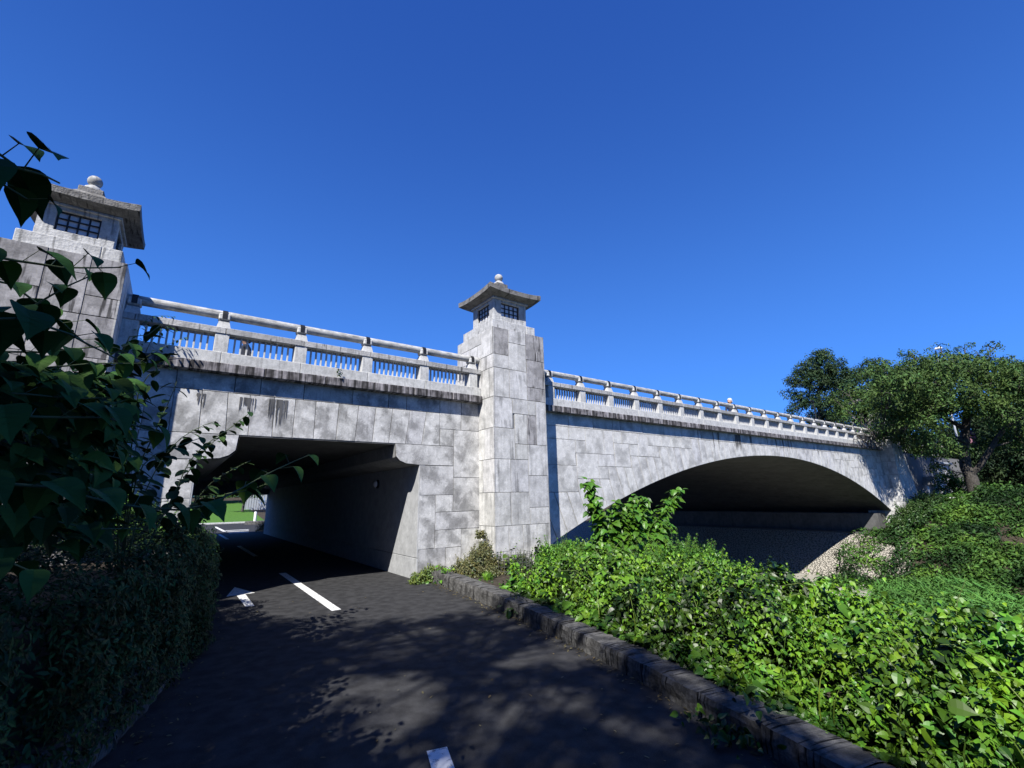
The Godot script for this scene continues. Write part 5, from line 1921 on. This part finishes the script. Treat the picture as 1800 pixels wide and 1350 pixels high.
	b.lathe(PackedVector2Array([Vector2(0.06, 0.0), Vector2(0.06, 1.05), Vector2(0.0, 1.07)]), 10)
	obj("post", b.mesh(), M.white, t)
	b = MB.new()
	b.lathe(PackedVector2Array([Vector2(0.063, 0.1), Vector2(0.063, 0.5)]), 10)
	obj("band", b.mesh(), M.orange, t)
	t = thing("pipe_rail", "low white pipe rail along the top of the far bank", "rail", Vector3(38.6, 0.75, -8.9))
	b = MB.new()
	b.tube(PackedVector3Array([Vector3(0, -0.1, 0), Vector3(0, 0.3, 0.0), Vector3(0, 0.42, 0.12), Vector3(0, 0.44, 0.4), Vector3(0, 0.5, 9.0)]), PackedFloat32Array([0.05, 0.05, 0.05, 0.05, 0.05]), 8)
	obj("rail", b.mesh(), M.white, t)
	for k in 4:
		b = MB.new()
		b.lathe(PackedVector2Array([Vector2(0.04, -0.1), Vector2(0.04, 0.45)]), 8, Vector3(0, 0, 2.2 + k * 2.2))
		obj("post", b.mesh(), M.white, t)
	t = thing("pink_banner", "small faded pink cloth banner hanging in the large tree", "banner", Vector3(41.8, 4.6, -7.15))
	b = MB.new()
	for k in 3:
		var x0 := sin(k * 1.3) * 0.05
		var x1 := sin((k + 1) * 1.3) * 0.05
		b.quad(Vector3(x0, 0, k * 0.11), Vector3(x1, 0, (k + 1) * 0.11), Vector3(x1, 0.75, (k + 1) * 0.11), Vector3(x0, 0.75, k * 0.11), Vector3.LEFT)
	obj("cloth", b.mesh(), M.pink, t)
	t = thing("white_house", "white walled house half hidden behind the crown of the large tree", "house", Vector3(58, 1.2, -16.0))
	b = MB.new()
	b.bbox(Vector3(0, 0, -4), Vector3(7, 5.2, 4), 0.03)
	obj("wall", b.mesh(), M.white, t)
	b = MB.new()
	b.bbox(Vector3(-0.4, 5.2, -4.4), Vector3(7.4, 5.5, 4.4), 0.03)
	obj("roof", b.mesh(), M.grey_paint, t)
	for k in 3:
		b = MB.new()
		b.bbox(Vector3(-0.04, 2.8, -3.0 + k * 2.4), Vector3(0.02, 4.2, -1.6 + k * 2.4), 0.01)
		var wn := obj("window", b.mesh(), M.grey_paint, t)
		b = MB.new()
		b.box(Vector3(-0.046, 2.9, -2.9 + k * 2.4), Vector3(-0.03, 4.1, -1.7 + k * 2.4))
		obj("pane", b.mesh(), M.blue_glass, wn)
	# litter of leaves and dry stalks along the kerb
	var lm := leaf_mesh(0.5, 3, 0.15, 0.1)
	var xs := []
	var cs := []
	for i in 900:
		var z := rf(-9.6, -1)
		var right := rng.randf() < 0.6
		var x := kerb_x(z) - absf(rng.randfn()) * 0.10 if right else left_x(z) + absf(rng.randfn()) * 0.22
		if rng.randf() < 0.15:
			x = rf(left_x(z), kerb_x(z))
		xs.append(lx(Vector3(x, 0.012, z), Vector3(rf(-1, 1), 0, rf(-1, 1)), Vector3(rf(-0.3, 0.3), 1, rf(-0.3, 0.3)), rf(0.02, 0.055)))
		cs.append(tintc(Vector3(0.12, 0.10, 0.05), rf(0.4, 1.5), rf(-0.1, 0.2)))
	var o := multi("leaf_litter", lm, M.far_leaf, self, xs, cs)
	o.set_meta("label", "scattered dry fallen leaves along the edges of the dark path")
	o.set_meta("category", "fallen leaves")

func lamp_post(label: String, at: Vector3, h: float, r: float, head: bool) -> void:
	var t := thing("street_lamp", label, "street lamp", at, "street lamps on the far side of the river")
	var b := MB.new()
	b.lathe(PackedVector2Array([Vector2(r * 1.6, 0.0), Vector2(r * 1.4, 0.8), Vector2(r, 0.9), Vector2(r * 0.75, h)]), 10)
	obj("pole", b.mesh(), M.grey_paint if head else M.dark_metal, t)
	b = MB.new()
	if head:
		b.xf = Transform3D(Basis(Vector3(0, 0, 1), 0.25), Vector3(-0.25, h, 0.25))
		b.lathe(PackedVector2Array([Vector2(0.0, -0.02), Vector2(0.22, 0.0), Vector2(0.25, 0.06), Vector2(0.16, 0.18), Vector2(0.0, 0.21)]), 16)
		obj("lamp_head", b.mesh(), M.white, t)
	else:
		b.bbox(Vector3(-0.5, h - 0.02, -0.08), Vector3(0.1, h + 0.07, 0.08), 0.02)
		obj("lamp_head", b.mesh(), M.dark_metal, t)

func make_trees() -> void:
	var cl := clump_mesh(14, 0.55, 0.45, 3, 21)
	var cl2 := clump_mesh(12, 0.42, 0.55, 3, 22)
	make_tree("cherry_tree", "large spreading tree with a forked leaning trunk, its boughs over the far bridge end", [[[Vector3(40, 0.6, -7.13), Vector3(40, 2.02, -7.16), Vector3(40, 3.24, -7.3), Vector3(40, 4.29, -7.15), Vector3(40, 5.33, -6.89), Vector3(40, 7.02, -6.4), Vector3(40, 7.9, -6.0)], 0.40, 0.14], [[Vector3(40, 2.6, -7.15), Vector3(40, 3.19, -6.58), Vector3(40, 4.17, -5.92), Vector3(40, 5.1, -5.27), Vector3(40, 5.6, -4.4)], 0.20, 0.09], [[Vector3(40, 4.5, -7.0), Vector3(39, 5.0, -7.73), Vector3(37, 4.75, -8.4), Vector3(35, 4.7, -9.1), Vector3(33.5, 4.8, -9.6)], 0.17, 0.05], [[Vector3(40, 5.3, -6.9), Vector3(39, 6.5, -8), Vector3(37.5, 7.2, -9)], 0.14, 0.06]],
		[[34.00, 6.55, -10.42, 1.48], [36.00, 7.66, -9.96, 1.76], [39.00, 8.88, -9.39, 1.85], [41.00, 9.68, -8.52, 1.77], [42.00, 10.05, -7.42, 1.48], [41.00, 9.04, -6.33, 1.77], [40.00, 8.43, -5.10, 1.67], [40.00, 7.52, -4.19, 1.69], [36.00, 6.13, -9.63, 1.61], [38.00, 6.93, -8.87, 2.02], [39.00, 7.36, -7.61, 2.10], [38.00, 6.81, -6.18, 1.70], [39.00, 6.13, -5.02, 1.67], [34.00, 5.09, -10.08, 0.97], [35.00, 4.82, -9.01, 1.09], [36.00, 4.63, -8.09, 1.29], [38.00, 3.99, -7.53, 1.10], [39.00, 3.12, -8.44, 0.79], [41.00, 4.78, -4.74, 1.54], [42.00, 4.64, -6.15, 1.27], [44.00, 10.6, -9.40, 1.20], [44.00, 10.42, -6.05, 0.98], [44.00, 9.74, -4.94, 0.95], [32.5, 6.9, -7.4, 1.3], [33.5, 7.7, -6.2, 1.3], [31.6, 6.3, -8.3, 1.0], [34.5, 6.8, -7.8, 1.3], [32.3, 5.6, -8.4, 0.9], [35.0, 8.3, -5.6, 1.2], [33.0, 6.2, -6.6, 1.0], [30.6, 6.2, -8.1, 1.0], [31.4, 5.3, -8.6, 0.85], [30.0, 7.4, -7.3, 1.1], [32.2, 6.3, -8.0, 1.0], [33.0, 5.8, -8.2, 0.9], [31.5, 7.4, -7.2, 1.1], [33.2, 4.9, -8.9, 0.7], [29.6, 6.8, -7.9, 0.8], [41, 11.0, -9.0, 0.7], [43, 11.4, -7.8, 0.6], [38, 9.95, -9.9, 0.7], [36, 9.2, -10.3, 0.7], [34, 7.95, -10.9, 0.7], [44, 11.4, -6.6, 0.6], [44, 11.0, -5.2, 0.6], [33, 7.3, -11.3, 0.5], [33.7, 4.0, -7.8, 0.85], [32.6, 5.3, -7.0, 0.95], [34.4, 4.4, -7.5, 0.85]],
		105.0, cl, 0.33, Vector3(0.050, 0.098, 0.024), "", 0.55, 0.16)
	make_tree("tall_tree", "tall dark evergreen tree rising behind the far end of the balustrade", [[[Vector3(58, 1.0, -22.2), Vector3(58, 5.68, -22.07), Vector3(58, 9.43, -21.57), Vector3(58, 12.62, -21.17), Vector3(58, 16.2, -20.59)], 0.42, 0.08]],
		[[58.00, 16.58, -20.41, 1.42], [58.00, 15.46, -21.90, 1.58], [58.00, 15.21, -19.49, 1.65], [57.00, 14.32, -22.88, 1.31], [58.00, 14.03, -20.94, 1.93], [59.00, 13.53, -19.24, 1.77], [57.00, 13.06, -24.01, 0.86], [58.00, 12.25, -22.72, 1.58], [58.00, 11.51, -20.49, 1.77], [60.00, 11.82, -19.22, 1.65], [57.00, 11.09, -23.51, 0.98], [59.00, 9.90, -22.01, 1.62], [59.00, 9.59, -19.90, 1.76], [60.00, 14.23, -18.26, 1.39], [60, 7.5, -20.5, 2.0], [61, 10, -17.5, 1.9]],
		75.0, cl2, 0.5, Vector3(0.026, 0.055, 0.022), "", 0.7, 0.14)
	make_tree("round_tree", "dark tree between the tall evergreen and the large spreading tree", [[[Vector3(62, 1.0, -17), Vector3(62, 6, -17), Vector3(62, 12, -17)], 0.35, 0.1]],
		[[62.00, 14.92, -17.17, 1.79], [62.00, 12.23, -16.85, 1.88], [62.00, 11.90, -18.50, 1.80], [62.00, 13.63, -15.83, 1.49], [63, 9.5, -17, 2.2], [63, 9.5, -14, 2.2], [63, 12, -13.5, 1.8], [62, 6, -17, 2.4]], 55.0, cl2, 0.5, Vector3(0.030, 0.062, 0.022))
	make_tree("pine_tree", "dark pine-like tree behind the right side of the large tree", [[[Vector3(66, 1.0, -7), Vector3(66, 6, -7), Vector3(66, 12, -6.8)], 0.35, 0.1]],
		[[66.00, 12.77, -7.01, 1.57], [66.00, 10.69, -6.65, 2.21], [66.00, 11.54, -8.04, 1.59], [66.00, 13.47, -6.29, 0.89], [66.00, 11.01, -5.47, 2.17], [66, 12.4, -4.5, 1.8], [66, 8.5, -9, 2.4], [67, 8, -5, 2.5], [66, 12.8, -2.5, 1.8]], 45.0, cl2, 0.5, Vector3(0.022, 0.055, 0.026))
	make_tree("distant_tree", "distant tree top just visible over the middle of the right handrail", [[[Vector3(62, 1.0, -43), Vector3(62, 8, -43), Vector3(62, 14, -42.5)], 0.3, 0.1]],
		[[62.00, 14.4, -42.53, 1.5], [62.00, 14.2, -43.80, 1.1], [62.00, 13.9, -41.38, 1.0], [62, 12, -42.5, 2.0]], 45.0, cl2, 0.45, Vector3(0.030, 0.055, 0.024))
	var names := ["dark shaded tree close behind the forked trunk", "dark shaded tree at the right edge behind the far bank", "tall shaded tree filling the gap behind the pink banner", "shaded tree behind the white hut", "shaded bushy tree behind the third pillar and the wing wall"]
	var bases := [[58, -9.2], [56, -5.5], [60, -7.8], [61, -12], [54, -14.2]]
	for i in 5:
		var bx: float = bases[i][0]
		var bz: float = bases[i][1]
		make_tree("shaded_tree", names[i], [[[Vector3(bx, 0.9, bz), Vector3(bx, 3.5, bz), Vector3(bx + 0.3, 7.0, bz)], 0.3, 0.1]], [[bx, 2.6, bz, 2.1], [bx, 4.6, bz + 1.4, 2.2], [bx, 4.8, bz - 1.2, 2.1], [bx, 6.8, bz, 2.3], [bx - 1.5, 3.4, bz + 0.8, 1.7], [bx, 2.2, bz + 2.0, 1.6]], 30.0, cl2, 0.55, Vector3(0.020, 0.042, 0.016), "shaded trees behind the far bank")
	make_tree("maple_bush", "bright green bushy young maple left of the forked trunk", [[[Vector3(42, 0.9, -8.6), Vector3(42, 1.5, -8.6), Vector3(42, 2.3, -8.6)], 0.06, 0.02]], [[42.00, 2.26, -8.58, 0.95], [42.00, 1.70, -8.18, 0.82], [42.00, 1.80, -9.15, 0.54], [42, 1.4, -7.6, 0.6]], 300.0, cl, 0.24, Vector3(0.065, 0.15, 0.022))
	# dead creeper hanging off the end of the balustrade
	var t := thing("dead_creeper", "bare grey creeper stems hanging over the end of the right balustrade", "creeper", Vector3(31.5, 4.6, -9.8))
	var b := MB.new()
	for i in 60:
		var p := Vector3(rf(-1.2, 2.6), rf(-0.1, 0.5), rf(-0.1, 0.15))
		var q := p + Vector3(rf(-0.5, 0.5), rf(-0.7, -0.1), rf(0.0, 0.25))
		limb(b, [p, p.lerp(q, 0.5) + rdir() * 0.2, q], 0.02, 0.006, 4)
	obj("stems", b.mesh(), M.bark, t)
	make_shade_trees()

# unseen trees; crowns shaped along the sun to dapple the path, thickened against skylight
func make_shade_trees() -> void:
	var cl := clump_mesh(16, 0.55, 0.40, 3, 31)
	var sets := [[], [], []]
	var holes := [[1.80, -5.97, 0.42], [2.36, -5.83, 0.30], [1.71, -4.82, 0.36], [2.11, -4.68, 0.36], [2.85, -5.11, 0.26], [3.17, -5.05, 0.28], [3.36, -4.64, 0.34], [3.80, -4.64, 0.28], [1.56, -3.79, 0.30], [1.92, -4.08, 0.22], [2.43, -3.61, 0.32], [2.73, -3.51, 0.26], [1.23, -4.62, 0.22], [3.74, -4.14, 0.20], [1.46, -3.44, 0.20], [1.92, -3.08, 0.20], [2.42, -7.04, 0.22], [3.10, -6.28, 0.25], [3.91, -6.41, 0.25], [1.84, -7.16, 0.20], [3.09, -3.60, 0.20], [3.60, -3.44, 0.18], [3.79, -2.96, 0.18], [4.11, -5.82, 0.25]]
	for i in 3000:
		var gx := rf(-5.0, 4.8)
		var gz := rf(-9.3, 5.0)
		var lim := lerp_table([[-6.0, -9.3], [0.9, -9.1], [1.4, -8.5], [2.0, -7.8], [4.6, -6.9]], gx)
		if gz < lim + 0.35 + 0.3 * hn.get_noise_2d(gx * 20.0, 1.0):
			continue
		if gx > kerb_x(gz) + 0.42:
			continue
		var R := rf(0.24, 0.40)
		# openings that let the sun through
		var open := false
		for q in holes:
			if Vector2(gx - q[0], (gz - q[1]) * 0.9).length() < q[2] * 0.8 + R * 0.25:
				open = true
				break
		if open:
			continue
		var h := rf(8.2, 11.5)
		var p := Vector3(gx, 0, gz) + h * Vector3(-SX / SY, 1.0, 1.0 / SY)
		var k := 0 if p.z < 1.5 else (1 if p.x > -6.0 else 2)
		sets[k].append([p.x, p.y, p.z, R])
	for i in 900:  # added leaf masses out of view, only there to block sky light
		var p := Vector3(rf(-12.0, 4.0), rf(1.6, 9.0), rf(-6.5, 11.0))
		var gx := p.x + p.y * SX / SY
		var gz := p.z - p.y / SY
		if gx > kerb_x(gz) - 0.3 or gz < -8.6 or (gx > 0.6 and gz < 1.0):
			continue
		if p.z < 2.5 and p.x > -0.45 * absf(minf(p.z, 0.0)) - 1.4:
			continue
		var k := 0 if p.z < 1.5 else (1 if p.x > -6.0 else 2)
		sets[k].append([p.x, p.y, p.z, rf(0.65, 0.95)])
	var roots := [Vector3(-8.0, 0.7, -1.5), Vector3(-4.0, 0.7, 5.5), Vector3(-9.5, 0.7, 6.0)]
	var labels := ["unseen tree on the left bank beside the hedge, crown thickened to shade hedge and path", "unseen tree on the left bank behind the viewer, crown thickened to shade the near path", "unseen tree farther back on the left bank, crown thickened to shade the verge"]
	for i in 3:
		var r: Vector3 = roots[i]
		var c := Vector3.ZERO
		for q in sets[i]:
			c += Vector3(q[0], q[1], q[2])
		c /= maxf(sets[i].size(), 1)
		var limbs := [[[r, r.lerp(c, 0.3) + Vector3(0, 1.2, 0), r.lerp(c, 0.65) + Vector3(0, 0.6, 0), c], 0.26, 0.10]]
		for k in 7:
			var q: Array = sets[i][rng.randi() % sets[i].size()]
			limbs.append([[r.lerp(c, 0.65) + Vector3(0, 0.6, 0), c.lerp(Vector3(q[0], q[1], q[2]), 0.5) + Vector3(0, 0.3, 0), Vector3(q[0], q[1], q[2])], 0.09, 0.03])
		make_tree("shade_tree", labels[i], limbs, sets[i], 150.0, cl, 0.25, Vector3(0.035, 0.075, 0.02), "trees shading the path")

func _ready() -> void:
	rng.seed = 20240817
	hn.seed = 5
	hn.frequency = 0.1
	hn.fractal_octaves = 3
	set_camera_and_light()
	make_materials()
	M.stain = flat(Vector3(0.085, 0.085, 0.088), 0.9)
	M.rail_grime = bump(mat(stone_tex(341, 0.40, 0.45, 0.45, 0.22, Vector3(1.0, 1.0, 0.98)), 1.1, 0.85), height_tex(33, 256, 0.15, 3), 0.2)
	M.stain.vertex_color_use_as_albedo = true
	M.rail_stone = bump(mat(stone_tex(301, 0.42, 0.2, 0.75, 0.2, Vector3(1.0, 0.99, 0.98)), 1.6, 0.85), height_tex(40, 256, 0.12, 3), 0.5)
	M.plinth = bump(mat(stone_tex(311, 0.46, 0.25, 0.5, 0.2, Vector3(1.0, 1.0, 0.99)), 1.4, 0.85), height_tex(41, 256, 0.12, 3), 0.5)
	M.roof_stone = bump(mat(stone_tex(321, 0.19, 0.5, 0.7, 0.3, Vector3(1.0, 0.97, 0.93)), 1.0, 0.9), height_tex(42, 256, 0.1, 3), 0.8)
	M.grass = leaf_mat(0.5, Color(0.3, 0.4, 0.1))
	M.grass.albedo_color = Color(0.12, 0.26, 0.02).linear_to_srgb()
	M.lawn = mat(ramp_tex(331, 256, 0.05, 4, Vector3(0.04, 0.10, 0.015), Vector3(0.085, 0.19, 0.025), 1.0), 3.0, 0.9)
	M.vine_stem = flat(Vector3(0.12, 0.17, 0.04), 0.7)
	M.cloth = flat(Vector3(1, 1, 1), 0.8)
	M.cloth.vertex_color_use_as_albedo = true
	M.grey_paint = flat(Vector3(0.35, 0.37, 0.40), 0.6)
	M.blue_glass = flat(Vector3(0.10, 0.18, 0.42), 0.15)
	M.orange = flat(Vector3(0.7, 0.25, 0.03), 0.6)
	M.pink = flat(Vector3(0.30, 0.14, 0.20), 0.8)
	make_ground()
	make_path()
	make_bridge()
	var lp := PackedFloat32Array([-0.98, 0.396, 1.803, 3.205, 4.602, 5.982])
	make_balustrade("stone balustrade over the underpass, between the first two lantern pillars", lp, -1.35, 6.2)
	var rp := PackedFloat32Array()
	for k in 21:
		rp.append(8.63 + k * 1.2625)
	make_balustrade("long stone balustrade over the river arch, receding to the far trees", rp, 7.88, 34.9)
	make_pillar("large lantern pillar half hidden by leaves left of the underpass", Vector3(-1.85, 0, -10.24), 0.90, 0.905, true, true)
	make_pillar("lantern pillar standing between the underpass and the river arch", Vector3(7.045, 0, -10.34), 1.0, 1.0, false)
	make_pillar("lantern pillar at the far bank, lost in the boughs of the large tree", Vector3(35.75, 0, -10.34), 1.0, 1.0, false)
	make_kerbs()
	make_trees()
	make_cover()
	make_plants()
	make_details()
